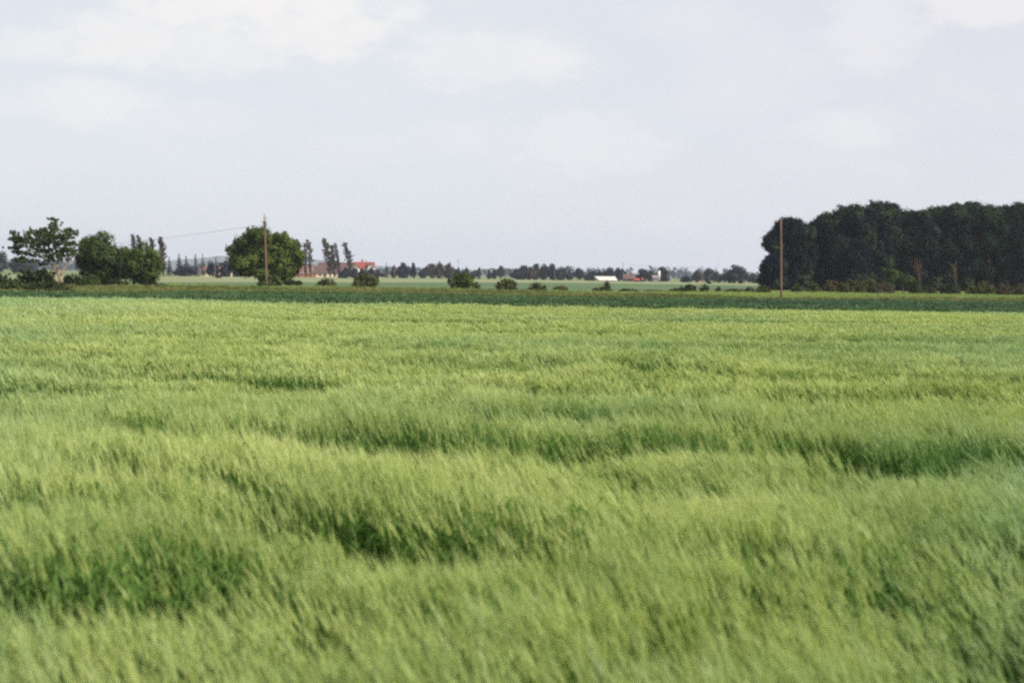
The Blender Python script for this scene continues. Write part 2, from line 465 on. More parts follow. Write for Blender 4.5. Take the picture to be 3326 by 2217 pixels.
def scatter(name, P, R, S, T, idx, meshes, label=None, cat=None):
    """one object of 'stuff': tufts instanced on points"""
    col = bpy.data.collections.new(name + '_tufts')
    for k, me in enumerate(meshes):
        col.objects.link(bpy.data.objects.new('%s_tuft_%02d' % (name, k), me))
    me = bpy.data.meshes.new(name)
    me.vertices.add(len(P)); me.vertices.foreach_set('co', np.asarray(P, dtype=np.float32).ravel())
    a = me.attributes.new('rot', 'FLOAT_VECTOR', 'POINT'); a.data.foreach_set('vector', np.asarray(R, dtype=np.float32).ravel())
    a = me.attributes.new('scl', 'FLOAT_VECTOR', 'POINT'); a.data.foreach_set('vector', np.asarray(S, dtype=np.float32).ravel())
    a = me.attributes.new('tint', 'FLOAT', 'POINT'); a.data.foreach_set('value', np.asarray(T, dtype=np.float32))
    a = me.attributes.new('idx', 'INT', 'POINT'); a.data.foreach_set('value', np.asarray(idx, dtype=np.int32))
    o = bpy.data.objects.new(name, me); C.objects.link(o)
    ng = bpy.data.node_groups.new(name + '_nodes', 'GeometryNodeTree')
    ng.interface.new_socket('Geometry', in_out='INPUT', socket_type='NodeSocketGeometry')
    ng.interface.new_socket('Geometry', in_out='OUTPUT', socket_type='NodeSocketGeometry')
    N, L = ng.nodes, ng.links
    gi = N.new('NodeGroupInput'); go = N.new('NodeGroupOutput')
    ci = N.new('GeometryNodeCollectionInfo'); ci.inputs['Collection'].default_value = col
    ci.inputs['Separate Children'].default_value = True; ci.inputs['Reset Children'].default_value = True
    ip = N.new('GeometryNodeInstanceOnPoints'); ip.inputs['Pick Instance'].default_value = True
    def at_(nm, ty):
        n = N.new('GeometryNodeInputNamedAttribute'); n.data_type = ty; n.inputs['Name'].default_value = nm
        return n.outputs[0]
    L.new(gi.outputs[0], ip.inputs['Points']); L.new(ci.outputs[0], ip.inputs['Instance'])
    L.new(at_('idx', 'INT'), ip.inputs['Instance Index'])
    e2r = N.new('FunctionNodeEulerToRotation'); L.new(at_('rot', 'FLOAT_VECTOR'), e2r.inputs[0])
    L.new(e2r.outputs[0], ip.inputs['Rotation']); L.new(at_('scl', 'FLOAT_VECTOR'), ip.inputs['Scale'])
    L.new(ip.outputs[0], go.inputs[0])
    md = o.modifiers.new('tufts', 'NODES'); md.node_group = ng
    tag(o, label, cat, kind='stuff')
    return o

# ridges of the wind waves: photo points of the foot of each dark front, drop (m), length of the hollow (m)
RIDGES = [
    ([(-300, 2110), (0, 2100), (400, 2085), (800, 2030), (1000, 1990)], .40, 2.8),
    ([(1000, 1500), (1500, 1510), (2000, 1530), (2600, 1560), (3100, 1580), (3700, 1600)], .42, 4.5),
    ([(150, 1470), (500, 1480), (900, 1510), (1150, 1530), (1600, 1545)], .17, 4.0),
    ([(200, 1245), (600, 1262), (900, 1280), (1200, 1300)], .24, 6.0),
    ([(1950, 1218), (2200, 1225), (2500, 1240)], .24, 6.0),
    ([(1200, 1830), (1600, 1850), (2000, 1860), (2300, 1850)], .17, 2.5),
    ([(2100, 1690), (2500, 1700), (2900, 1720), (3326, 1760)], .15, 3.0),
    ([(2500, 2110), (3000, 2120), (3600, 2110)], .18, 2.5),
    ([(-200, 1760), (200, 1750), (500, 1780), (900, 1800)], .14, 2.5),
    ([(2200, 1118), (2700, 1124), (3400, 1135)], .22, 8.0),
    ([(1300, 1088), (1800, 1095), (2300, 1102)], .18, 8.0),
    ([(200, 1112), (700, 1122), (1200, 1126)], .18, 8.0),
    ([(100, 1075), (600, 1080)], .12, 8.0),
    ([(1100, 1160), (1700, 1172)], .15, 6.0),
    ([(2300, 1340), (2900, 1355), (3400, 1370)], .13, 5.0),
    ([(600, 1860), (1000, 1850), (1500, 1840), (1900, 1865)], .22, 2.6),
    ([(2200, 2000), (2700, 2010), (3400, 2040)], .20, 2.6),
    ([(1000, 2120), (1500, 2140), (2000, 2130)], .14, 2.4),
    ([(-300, 1620), (200, 1625), (700, 1650), (1100, 1660)], .13, 3.0),
    ([(1700, 1640), (2300, 1650), (2700, 1670)], .12, 3.0),
    ([(-200, 1180), (300, 1186), (700, 1192)], .14, 6.0),
    ([(1200, 1215), (1600, 1222), (1950, 1230)], .16, 6.0),
    ([(2600, 1250), (3000, 1258), (3500, 1270)], .16, 6.0),
    ([(1500, 1290), (1900, 1300), (2300, 1305)], .14, 5.0),
    ([(-200, 1300), (200, 1310), (500, 1318)], .14, 5.0),
    ([(700, 1052), (1200, 1058), (1800, 1065)], .14, 9.0),
    ([(1900, 1050), (2600, 1062), (3400, 1072)], .14, 9.0),
    ([(-200, 1035), (300, 1040), (800, 1045)], .12, 9.0),
    ([(-100, 1140), (400, 1145), (900, 1152), (1500, 1150)], .13, 7.0),
    ([(1700, 1150), (2300, 1160), (3400, 1180)], .15, 7.0),
    ([(1500, 1395), (2000, 1400), (2300, 1420)], .12, 4.0),
    ([(-200, 1370), (200, 1380), (500, 1390)], .12, 4.0),
]
def canopy(X, Y):
    """height factor of the crop and share of earless tufts imitating hollow shade"""
    h = np.ones_like(X); green = np.zeros_like(X)
    for pts, amp, ln in RIDGES:
        w = [hit(a, b, .45) for a, b in pts]
        xs = np.array([p.x for p in w]); ys = np.array([p.y for p in w])
        o = np.argsort(xs); xs, ys = xs[o], ys[o]
        yl = np.interp(X, xs, ys) + (vn(X * .55, Y * 0 + 3, 11) - .5) * ys.mean() * .07
        span = xs[-1] - xs[0]
        tp = np.clip((X - xs[0]) / (span * .18), 0, 1) * np.clip((xs[-1] - X) / (span * .18), 0, 1)
        tp = tp * tp * (3 - 2 * tp) * (.7 + .45 * vn(X * .5, Y * .1, 12))
        d = Y - yl
        w_ = .30
        front = np.where(d < 0, np.exp(d / ln * 2.2), np.exp(-(d / w_) ** 2))
        green = np.maximum(green, np.clip(amp / .22, .4, 1.3) * tp * np.where(d > -.15, np.exp(-np.clip(d, 0, 99) / (ln * .6)), 0))  # darker earless tufts behind each ridge imitate the shade of the hollow
        back = np.where(d > 0, np.exp(-d / (ln * .8)) * .30 * (1 - np.exp(-(d / w_) ** 2)), 0)
        h += amp * .78 / .75 * tp * (back - front)
    n = vn(X * .09, Y * .20, 21) * .55 + vn(X * .22, Y * .45, 22) * .3 + vn(X * .6, Y * 1.0, 23) * .15
    ph = Y / 5.0 + 1.6 * vn(X * .035, Y * .05, 24) + .35 * vn(X * .25, Y * .1, 26)
    saw = ph - np.floor(ph)
    drop = np.clip((saw - .0) / 1.0, 0, 1) ** 1.5 * np.clip((1 - saw) / .09, 0, 1)
    am = np.clip(vn(X * .04, Y * .09, 25) * 1.9 - .35, 0, 1) * np.clip((Y - 8) / 20, .35, 1.15)
    h += -.34 * drop * am + (n - .5) * .12
    h += (vn(X * 1.1, Y * .9, 27) + .5 * vn(X * 2.6, Y * 1.6, 28) - .80) * .32 * np.clip((30 - Y) / 18, 0, 1)
    green = np.maximum(green, np.clip((vn(X * .16, Y * .40, 29) - .58) * 3.0, 0, .8))
    return np.clip(h, .38, 1.22), np.clip(green, 0, 1)

def make_barley():
    rg = np.random.default_rng(7)
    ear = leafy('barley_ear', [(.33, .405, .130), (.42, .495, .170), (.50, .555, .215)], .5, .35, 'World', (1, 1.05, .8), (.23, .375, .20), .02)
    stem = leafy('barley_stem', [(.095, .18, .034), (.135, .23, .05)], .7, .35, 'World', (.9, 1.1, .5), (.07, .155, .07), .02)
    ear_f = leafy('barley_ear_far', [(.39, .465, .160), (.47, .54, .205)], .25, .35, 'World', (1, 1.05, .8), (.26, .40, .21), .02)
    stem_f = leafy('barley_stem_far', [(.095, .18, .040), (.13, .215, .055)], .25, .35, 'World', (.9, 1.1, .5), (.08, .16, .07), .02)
    near_t = [barley_tuft(k, 34, .30, 1.15, 6, ear, stem) for k in range(6)]
    mid_t = [barley_tuft(20 + k, 22, .34, 2.1, 5, ear, stem) for k in range(5)]
    far_t = [barley_tuft(40 + k, 14, .36, 4.6, 4, ear_f, stem_f) for k in range(5)]
    near_g = [barley_tuft(60 + k, 30, .30, 1.2, 5, ear, stem, 1) for k in range(4)]
    mid_g = [barley_tuft(70 + k, 20, .34, 2.1, 4, ear, stem, 1) for k in range(4)]
    far_g = [barley_tuft(80 + k, 13, .36, 4.2, 4, ear_f, stem_f, 1) for k in range(4)]
    meshes = near_t + mid_t + far_t + near_g + mid_g + far_g
    P, I = [], []
    for y0, y1, dens, i0, ni in ((3.6, 22, 11.5, 0, 6), (16, 52, 9.5, 6, 5), (32, 108, 6.0, 11, 5)):
        wmax = .41 * y1 + 2.5; n = int((y1 - y0) * 2 * wmax * dens)
        y = rg.uniform(y0, y1, n); x = rg.uniform(-wmax, wmax, n)
        k = (np.abs(x) < .41 * y + 2.5)
        ye = np.interp(x, *BARLEY_EDGE)
        # the detail levels hand over gradually
        lo_, hi_ = {0: (-9, 16), 6: (16, 34), 11: (34, 999)}[i0]; wd_ = {0: 6, 6: 18, 11: 1}[i0]; wl_ = {0: 1, 6: 6, 11: 18}[i0]
        u_ = rg.uniform(size=n); k &= (u_ < np.clip((y - lo_) / wl_ , 0, 1)) & (rg.uniform(size=n) < np.clip(1 - (y - hi_) / wd_, 0, 1))
        k &= y < ye - .3 + (vn(x * .5, y * 0, 3) - .5) * .6
        x, y = x[k], y[k]
        P.append(np.stack([x, y], 1)); I.append(rg.integers(i0, i0 + ni, len(x)))
    P = np.concatenate(P); I = np.concatenate(I); X, Y = P[:, 0], P[:, 1]
    h, green = canopy(X, Y)
    dist_fix = np.where(I >= 11, .86, np.where(I >= 6, .93, 1.0))
    gsel = rg.uniform(size=len(X)) < green * .85
    # lean: stronger to the right and where the crop is pressed down
    gust = vn(X * .12, Y * .25, 31) * .6 + vn(X * .4, Y * .7, 32) * .4
    lean = -.05 + .16 * gust + .12 * np.clip(X / (Y * .36 + 1), -1, 1) + rg.normal(0, .04, len(X))
    lean *= np.clip(1.25 - (h - .7), .5, 1.5) * (1 - .5 * green)
    wv = vn(X * .06, Y * .30, 34)
    R = np.stack([rg.normal(.02, .06, len(X)) + .30 * (wv - .5) + .12 * (vn(X * .2, Y * .3, 33) - .5), -lean, rg.normal(0, .35, len(X))], 1)
    s = rg.normal(1, 1, len(X)) * np.where(I >= 11, .025, .035) + 1 - np.where(I >= 11, .025, .035); s *= np.where((rg.uniform(size=len(X)) < .12) & (I < 11), 1.06, 1)
    hz = h * s * dist_fix / np.cos(lean) ** .3
    S = np.stack([s, s, hz], 1)
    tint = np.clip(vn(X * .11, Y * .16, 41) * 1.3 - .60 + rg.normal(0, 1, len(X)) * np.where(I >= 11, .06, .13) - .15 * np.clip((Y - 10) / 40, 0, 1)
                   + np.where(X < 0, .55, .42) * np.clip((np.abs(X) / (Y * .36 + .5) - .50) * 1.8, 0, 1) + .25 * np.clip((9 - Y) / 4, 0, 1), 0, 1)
    far_ = I >= 11; mid_ = (I >= 6) & (I < 11)
    I = np.where(gsel, np.where(far_, 24, np.where(mid_, 20, 16)) + rg.integers(0, 4, len(X)), I)
    print('barley tufts', len(X))
    scatter('barley_field', np.stack([X, Y, gz(X, Y)], 1), R, S, tint, I, meshes)
make_barley()

def strip_points(lo, hi, dens, rg, umax=.42):
    """random points between two boundaries"""
    us = rg.uniform(-umax, umax, 400)
    ylo = min(solve(lo, u) for u in np.linspace(-umax, umax, 9)); yhi = max(solve(hi, u) for u in np.linspace(-umax, umax, 9))
    wm = umax * yhi; n = int((yhi - ylo) * 2 * wm * dens)
    x = rg.uniform(-wm, wm, n); y = rg.uniform(ylo, yhi, n)
    k = (np.abs(x) < umax * y) & (y > np.interp(x, *lo)) & (y < np.interp(x, *hi))
    return x[k], y[k]

def make_crop():
    rg = np.random.default_rng(9)
    m = leafy('crop_leaf', [(.062, .120, .040), (.092, .16, .050)], .15, .25, 'World', None, (.050, .096, .044), .02)
    t = [leaf_tuft(k, 34, .42, .30, .07, [m, m]) for k in range(4)]
    x, y = strip_points(BARLEY_EDGE, CROP_EDGE, 2.6, rg)
    n = len(x); print('crop', n)
    R = np.stack([rg.normal(0, .1, n), rg.normal(-.1, .1, n), rg.uniform(0, 6.28, n)], 1)
    sc = rg.uniform(.75, 1.2, n) * (.75 + .5 * vn(x * .04, y * .12, 5)); S = np.stack([sc, sc, sc], 1)
    T = np.clip(vn(x * .03, y * .12, 6) * 1.6 - .3, 0, 1)
    scatter('crop_plants', np.stack([x, y, gz(x, y)], 1), R, S, T, rg.integers(0, 4, n), t)
make_crop()

def make_verge():
    rg = np.random.default_rng(10)
    g = leafy('verge_grass_leaf', [(.16, .19, .06), (.23, .25, .09)], .3, .3, 'World', None, (.11, .16, .05))
    r = leafy('verge_dock_leaf', [(.19, .10, .055), (.22, .15, .075)], .5, .25, 'World', None, (.15, .11, .05))
    gg = leafy('strip_grass_leaf', [(.22, .28, .08), (.30, .36, .11)], .3, .3, 'World', None, (.17, .25, .08))
    t = [leaf_tuft(60 + k, 36, .42, .36, .05, [g, r], .20, .45) for k in range(4)] + [leaf_tuft(70 + k, 36, .45, .32, .05, [gg, gg], 0, .5) for k in range(3)]
    x, y = strip_points(CROP_EDGE, WEED_EDGE, 1.6, rg)
    n1 = len(x)
    x2, y2 = strip_points(WEED_EDGE, GRASS_EDGE, 1.2, rg)
    X = np.concatenate([x, x2]); Y = np.concatenate([y, y2]); n = len(X); print('verge', n)
    I = np.concatenate([rg.integers(0, 4, n1), rg.integers(4, 7, n - n1)])
    sc = rg.uniform(.6, 1.25, n) * (.55 + .9 * vn(X * .10, Y * .10, 8))
    R = np.stack([rg.normal(0, .1, n), rg.normal(-.15, .1, n), rg.uniform(0, 6.28, n)], 1)
    scatter('verge_weeds', np.stack([X, Y, gz(X, Y)], 1), R, np.stack([sc, sc, sc], 1), np.clip(vn(X * .05, Y * .1, 9) * 1.8 - .5, 0, 1), I, t)
make_verge()

# ------------------------------------------------------------------ trees
def leaves(clumps, leaf, per, rg, upb=.25, out=1.0):
    """clumps (n,4) centre+radius -> leaf quads turned outwards from their clump"""
    n = len(clumps)
    c = np.repeat(clumps[:, :3], per, 0); r = np.repeat(clumps[:, 3], per)[:, None]
    d = rg.normal(0, 1, (n * per, 3)); d /= np.linalg.norm(d, axis=1, keepdims=True)
    p = c + d * r * rg.uniform(.35, 1.08, (n * per, 1))
    nm = d + rg.normal(0, .38, d.shape); nm[:, 2] += upb
    if clumps.shape[1] == 7: nm += out * 1.6 * np.repeat(clumps[:, 4:7], per, 0)
    nm /= np.linalg.norm(nm, axis=1, keepdims=True)
    a = np.cross(nm, rg.normal(0, 1, nm.shape)); a /= np.linalg.norm(a, axis=1, keepdims=True) + 1e-9
    b = np.cross(nm, a); s = leaf * rg.uniform(.6, 1.35, (n * per, 1))
    k = n * per; V = np.empty((k * 4, 3))
    V[0::4] = p - a * s - b * s * .35; V[1::4] = p + a * s * .2 - b * s * .7; V[2::4] = p + a * s + b * s * .3; V[3::4] = p - a * s * .15 + b * s * .75
    return V, np.arange(k * 4).reshape(k, 4)

def lobe_clumps(lobes, cr, dens, rg):
    """lobes (x,y,z,rx,ry,rz) -> clumps over their surface and a few inside"""
    out = []
    for (x, y, z, rx, ry, rz) in lobes:
        area = 4 * math.pi * ((rx * ry) ** 1.6 / 3 + (rx * rz) ** 1.6 / 3 + (ry * rz) ** 1.6 / 3) ** (1 / 1.6)
        n = max(4, int(area / (cr * cr) * dens))
        d = rg.normal(0, 1, (n, 3)); d /= np.linalg.norm(d, axis=1, keepdims=True)
        rad = np.where(rg.uniform(size=n) < .8, rg.uniform(.78, 1.05, n), rg.uniform(.3, .8, n))[:, None]
        p = np.array([x, y, z]) + d * np.array([rx, ry, rz]) * rad
        out.append(np.concatenate([p, (cr * rg.uniform(.6, 1.3, n))[:, None], d], 1))
    return np.concatenate(out)

def limb(mb, p0, p1, r0, r1, rg, k=4, bend=.08):
    p0, p1 = np.array(p0, float), np.array(p1, float); L = np.linalg.norm(p1 - p0)
    pts = [tuple(p0 + (p1 - p0) * t + rg.normal(0, bend * L, 3) * math.sin(math.pi * t) * .5) for t in np.linspace(0, 1, k + 1)]
    mb.tube(pts, [r0 + (r1 - r0) * t for t in np.linspace(0, 1, k + 1)], 7)

def finish_tree(name, label, cat, group, base, clumps, leaf, per, mat, bark, trunk_mb, rg, trunk_label=None):
    e = empty(name, base)
    V, F = leaves(clumps, leaf, per, rg)
    V[:, 2] = np.maximum(V[:, 2], .02)
    obj('crown', V, F, MAT[mat], e)
    if trunk_mb is not None: trunk_mb.build('trunk', MAT[bark], e, smooth=True)
    tag(e, label, cat, group)
    return e

def dims(x0, x1, yt, Y):
    """base point, height and half width of a thing seen between photo columns at distance Y"""
    cx = (x0 + x1) / 2
    b = at(cx, 900, Y); base = Vector((b.x, Y, gz(b.x, Y)))
    top = at(cx, yt, Y)
    return base, top.z - base.z, (x1 - x0) / 2 / FPX * Y

def round_tree(label, x0, x1, yt, Y, mat='leaf_mid', name='tree', cat='tree', group=None, seed=0, bottom=.12, nl=14, res=1.0, lean=0.0, bark='bark', flat=1.0, rough=1.0, depth=.85, ball=False):
    rg = np.random.default_rng(1000 + seed)
    base, h, hw = dims(x0, x1, yt, Y)
    zc = h * (bottom + 1) / 2; rz = h * (1 - bottom) / 2
    lobes = []
    for k in range(nl):
        d = rg.normal(0, 1, 3); d /= np.linalg.norm(d)
        q = rg.uniform(.45, .72)
        lr = rg.uniform(.26, .42) * rough
        lr_x, lr_z = lr * hw * 1.05, lr * rz * 1.05
        if ball: lr_z = lr_x = lr * hw * rough * .95
        # reach of the lobes stays in the crown outline
        px = d[0] * (1 - lr * 1.02) * hw; py = d[1] * (1 - lr) * hw * depth; pz = zc + d[2] * (1 - lr * 1.02) * rz
        if ball:
            # a tall leafy column of billows that closes in a dome
            f = (k + rg.uniform(0, 1)) / nl; pz = h * f * .93; wd = math.sqrt(max(.05, 1 - max(0, (f - .62) / .42) ** 2))
            pz = min(pz, h - lr_z); a_ = rg.uniform(0, 6.283); px = math.cos(a_) * (wd * hw - lr_x * .6) * rg.uniform(.5, 1); py = math.sin(a_) * (wd * hw - lr_x * .6) * rg.uniform(.5, 1) * depth
        if q > .66: px *= .6; py *= .6
        lobes.append((px + lean * (pz / h) * hw, py, pz, lr_x, lr_x * .95, max(lr_z, lr_x * .5)))
    lobes.append((lean * .5 * hw, 0, zc, hw * .62, hw * .55, rz * .66))
    if ball: lobes[-1] = (0, hw * .25, h * .36, hw * .55, hw * .4, h * .36); lobes.append((0, 0, h - hw * .55, hw * .55, hw * .5, hw * .5))
    else: lobes.append((lean * hw + rg.normal(0, .12) * hw, 0, h - rz * .34, hw * .36, hw * .34, rz * .34))
    for s in (() if ball else (-1, 1)): lobes.append((s * hw * .66 + lean * .4 * hw, rg.normal(0, .1) * hw, zc - rz * .1 + rg.normal(0, .12) * rz, hw * .34, hw * .34, rz * .36))
    cr = max(.16 * min(hw, rz), .30) / res
    cl = lobe_clumps(lobes, cr, .42, rg)
    per = 22; leaf = cr * .30
    mb = MB()
    tr = max(.05, .035 * h); mb.tube([(0, 0, -.3), (0, 0, h * bottom * .6), (lean * .2 * hw, 0, zc * .7), (lean * .5 * hw, 0, zc * 1.1)], [tr * 1.3, tr, tr * .8, tr * .4], 8)
    for l in lobes[:7]:
        limb(mb, (lean * .2 * hw, 0, max(h * bottom * .7, zc * .35)), l[:3], tr * .5, tr * .12, rg, 3)
    return finish_tree(name, label, cat, group, base, cl, leaf, per, mat, bark, mb, rg)

def conifer(label, x0, x1, yt, Y, mat='leaf_spruce', group=None, seed=0, name='spruce_tree'):
    rg = np.random.default_rng(2000 + seed); base, h, hw = dims(x0, x1, yt, Y)
    cl = []
    nt = 13
    for k in range(nt):
        f = (k + .3) / nt; z = h * (.08 + .92 * f); R = hw * (1 - f) ** .8 * rg.uniform(.8, 1.15)
        m = max(3, int(12 * (1 - f)) + 2)
        for j in range(m):
            a = rg.uniform(0, 6.283)
            for q in (.35, .7, 1.0):
                cl.append((math.cos(a) * R * q, math.sin(a) * R * q, z - R * q * .28, hw * .13 * (1.25 - q * .4)))
    cl.append((0, 0, h * .97, hw * .07))
    mb = MB(); mb.tube([(0, 0, -.3), (0, 0, h * .5), (0, 0, h * .98)], [h * .02 + .05, h * .012 + .03, .03], 7)
    return finish_tree(name, label, 'spruce', group, base, np.array(cl), hw * .07, 12, mat, 'bark', mb, rg)

def poplar(label, x0, x1, yt, Y, mat='leaf_far_brown', group=None, seed=0, lean=-.6, gap=.25, z0=.12, name='poplar_tree'):
    """narrow wind-bent column: the top is blown to the left"""
    rg = np.random.default_rng(3000 + seed); base, h, hw = dims(x0, x1, yt, Y)
    cl = []; path = lambda f: lean * hw * (f ** 2.2) + (.35 * hw if lean < 0 else 0)
    nb = 15
    for k in range(nb):
        f = z0 + (1 - z0) * (k + .5) / nb
        R = hw * (.38 + .52 * math.sin(math.pi * min(1, (f - z0) / (1 - z0) * 1.02) ** 1.25)) * rg.uniform(.7, 1.25)
        for j in range(8):
            if rg.uniform() < gap * .6: continue
            a = rg.uniform(0, 6.283); q = rg.uniform(.2, 1)
            for s in (0, .5, 1):
                cl.append((path(f) + math.cos(a) * R * q * (.4 + .6 * s) - .12 * hw * s, math.sin(a) * R * q * (.4 + .6 * s), h * f + s * h * .045 - h * .02, hw * .15))
    mb = MB(); mb.tube([(path(f), 0, h * f - (.3 if f == 0 else 0)) for f in (0, .25, .5, .75, .97)], [h * .018 + .05, h * .014, h * .01, h * .006, .03], 7)
    return finish_tree(name, label, 'poplar', group, base, np.array(cl), hw * .10, 10, mat, 'bark', mb, rg)

def shrub(label, x0, x1, yt, Y, mat='leaf_shrub', group='shrubs along the verge', seed=0, name='shrub', nl=7, fork=False):
    rg = np.random.default_rng(4000 + seed); base, h, hw = dims(x0, x1, yt, Y)
    lobes = []
    for k in range(nl):
        f = (k + .5) / nl * 2 - 1
        lr = rg.uniform(.28, .45)
        z = h * rg.uniform(.22, .62) * (1 - .35 * abs(f))
        lobes.append((f * hw * (1 - lr * .7), rg.normal(0, .25) * hw, z, hw * lr, hw * lr, h * lr * .8))
    lobes.append((rg.normal(0, .2) * hw, 0, h * .68, hw * .34, hw * .34, h * .30))
    lobes.append((0, 0, h * .3, hw * .7, hw * .5, h * .3))
    cr = max(.17 * min(hw, h), .14)
    cl = lobe_clumps(lobes, cr, .5, rg); cl[:, 2] = np.abs(cl[:, 2])
    # straggling shoots
    sh = []
    for k in range(16):
        a = rg.uniform(-1, 1); x = a * hw * .85; z = h * (1.0 - .45 * a * a) * rg.uniform(.75, 1.02)
        for q in range(3): sh.append((x * (1 + .06 * q), rg.normal(0, .2) * hw, z - .5 * cr + cr * .6 * q, cr * .45))
    cl = np.concatenate([cl[:, :4], np.array(sh)])
    mb = MB()
    for l in lobes[:6]: limb(mb, (rg.normal(0, .1) * hw, 0, -.1), l[:3], .03 * h + .015, .01, rg, 3)
    e = finish_tree(name, label, 'shrub', group, base, cl, cr * .38, 13, mat, 'bark', mb, rg)
    for c in e.children:
        if c.name.startswith('trunk'): c.name = 'stem'
    return e

# --- the wind-leaned tree with a pale forked trunk, left
def leaning_tree():
    rg = np.random.default_rng(5); Y = 196.0
    b = at(206, 938, Y); base = Vector((b.x, Y, gz(b.x, Y)))
    def lp(px, py, dy=0.0):
        p = at(px, py, Y); return (p.x - base.x, dy, p.z - base.z)
    S = Y / FPX
    mb = MB()
    def tub(pts, r): mb.tube([lp(*p) for p in pts], r, 9)
    tub([(206, 942), (200, 918), (193, 897), (188, 884)], [.34, .28, .24, .22])
    tub([(190, 888), (182, 878), (168, 858), (150, 842, -.5), (131, 828, -.9), (112, 815, -1.2), (88, 800, -1.4), (66, 792, -1.4)], [.20, .18, .15, .13, .11, .09, .06, .03])
    tub([(189, 888), (185, 868), (186, 850), (186, 828, .3), (180, 812, .5), (168, 800, .7), (160, 780, .8), (150, 760, .8)], [.20, .17, .14, .12, .10, .08, .05, .03])
    tub([(195, 897), (200, 885), (208, 868, .3), (218, 852, .5), (230, 836, .6), (243, 822, .8), (250, 812, .8)], [.18, .16, .14, .12, .10, .07, .04])
    tub([(186, 828), (178, 800, -.6), (172, 770, -.6), (170, 745, -.3), (174, 722, 0)], [.10, .08, .07, .05, .02])
    tub([(218, 852), (222, 820), (226, 790), (230, 765)], [.09, .07, .05, .03])
    tub([(131, 828), (110, 800), (100, 780), (92, 765)], [.08, .06, .04, .02])
    # crown: many narrow tufts, with holes between them (photo x, y, half width, half height)
    L = [(54, 758, 8, 8), (64, 770, 10, 9), (75, 778, 12, 9), (52, 776, 9, 6), (62, 784, 12, 7), (46, 805, 12, 4), (58, 806, 14, 5), (72, 800, 16, 7),
         (62, 817, 16, 6), (80, 822, 20, 7), (98, 828, 18, 6), (93, 760, 9, 12), (100, 772, 13, 12), (88, 786, 15, 8), (112, 752, 10, 12), (122, 757, 13, 13), (140, 748, 11, 11),
         (135, 765, 18, 14), (152, 765, 14, 13), (120, 785, 22, 14), (145, 790, 22, 16), (105, 800, 18, 9), (130, 812, 22, 10), (150, 815, 16, 12),
         (165, 780, 16, 16), (172, 765, 13, 12), (167, 737, 8, 14), (176, 725, 6, 12), (168, 712, 8, 4), (178, 713, 4, 5), (170, 750, 9, 10), (190, 768, 12, 11), (185, 790, 15, 14), (195, 810, 16, 14),
         (208, 775, 13, 9), (213, 757, 9, 9), (218, 748, 10, 7), (232, 748, 8, 8), (236, 758, 7, 7), (222, 768, 12, 9), (218, 790, 17, 12), (235, 790, 13, 9), (245, 794, 8, 6),
         (215, 812, 18, 12), (236, 812, 13, 10), (242, 826, 9, 9), (205, 828, 18, 9), (175, 828, 14, 9), (155, 832, 14, 8), (170, 845, 11, 7), (205, 842, 10, 6),
         (60, 842, 16, 5), (84, 846, 15, 5), (75, 840, 10, 6), (110, 845, 12, 5), (130, 855, 10, 7)]
    cl = []
    for (x, y, a, c) in L:
        p = lp(x, y)
        n = int(6 + a * c / 9)
        for _ in range(n):
            d = rg.normal(0, 1, 3); d /= np.linalg.norm(d); q = rg.uniform(.3, 1)
            dy = rg.normal(0, 1.6) if x > 90 else rg.normal(-1, .8)
            cl.append((p[0] + d[0] * a * S * q, dy + d[1] * a * S * q, p[2] + d[2] * c * S * q, .20 * rg.uniform(.7, 1.4)))
    return finish_tree('leaning_tree', 'wind-leaned tree with pale forked trunk and ragged top, far left beyond the green fields', 'tree', 'trees at the left edge of the fields', base, np.array(cl), .095, 26, 'leaf_mid', 'bark_pale', mb, rg)
leaning_tree()
GL = 'trees at the left edge of the fields'
round_tree('dark bushy tree between the leaning tree and the paler tree on its right', 248, 436, 750, 205, 'leaf_mid', group=GL, seed=1, nl=30, rough=.95, bottom=-.06, name='broadleaf_tree', res=1.3)
round_tree('lighter green tree reaching the ground, right end of the left tree clump', 405, 545, 786, 200, 'leaf_light', group=GL, seed=2, nl=18, bottom=.0, name='broadleaf_tree', lean=-.25, res=1.3)
shrub('dark low thicket just right of the leaning trunk', 200, 268, 893, 212, 'leaf_bramble', GL, 9, nl=7)
shrub('tall green shrub under the dark tree, right of the leaning trunk', 245, 330, 890, 197, 'leaf_mid', GL, 3, nl=7)
shrub('dark shrub under the dark bushy tree, left of the lighter tree', 350, 420, 905, 197, 'leaf_bramble', GL, 4)
shrub('low dark shrub at the right foot of the lighter left tree', 480, 550, 922, 196, 'leaf_bramble', GL, 5)
GB = 'brambles on the left edge of the field'
shrub('large dark bramble mound left of the leaning trunk', 40, 200, 876, 150, 'leaf_bramble', GB, 6, nl=11, name='bramble_bush')
shrub('dark bramble mound cut by the left picture edge', -80, 90, 896, 147, 'leaf_bramble', GB, 7, nl=9, name='bramble_bush')
shrub('low spreading bramble in front of the leaning tree foot', 90, 240, 916, 146, 'leaf_bramble', GB, 8, nl=11, name='bramble_bush')

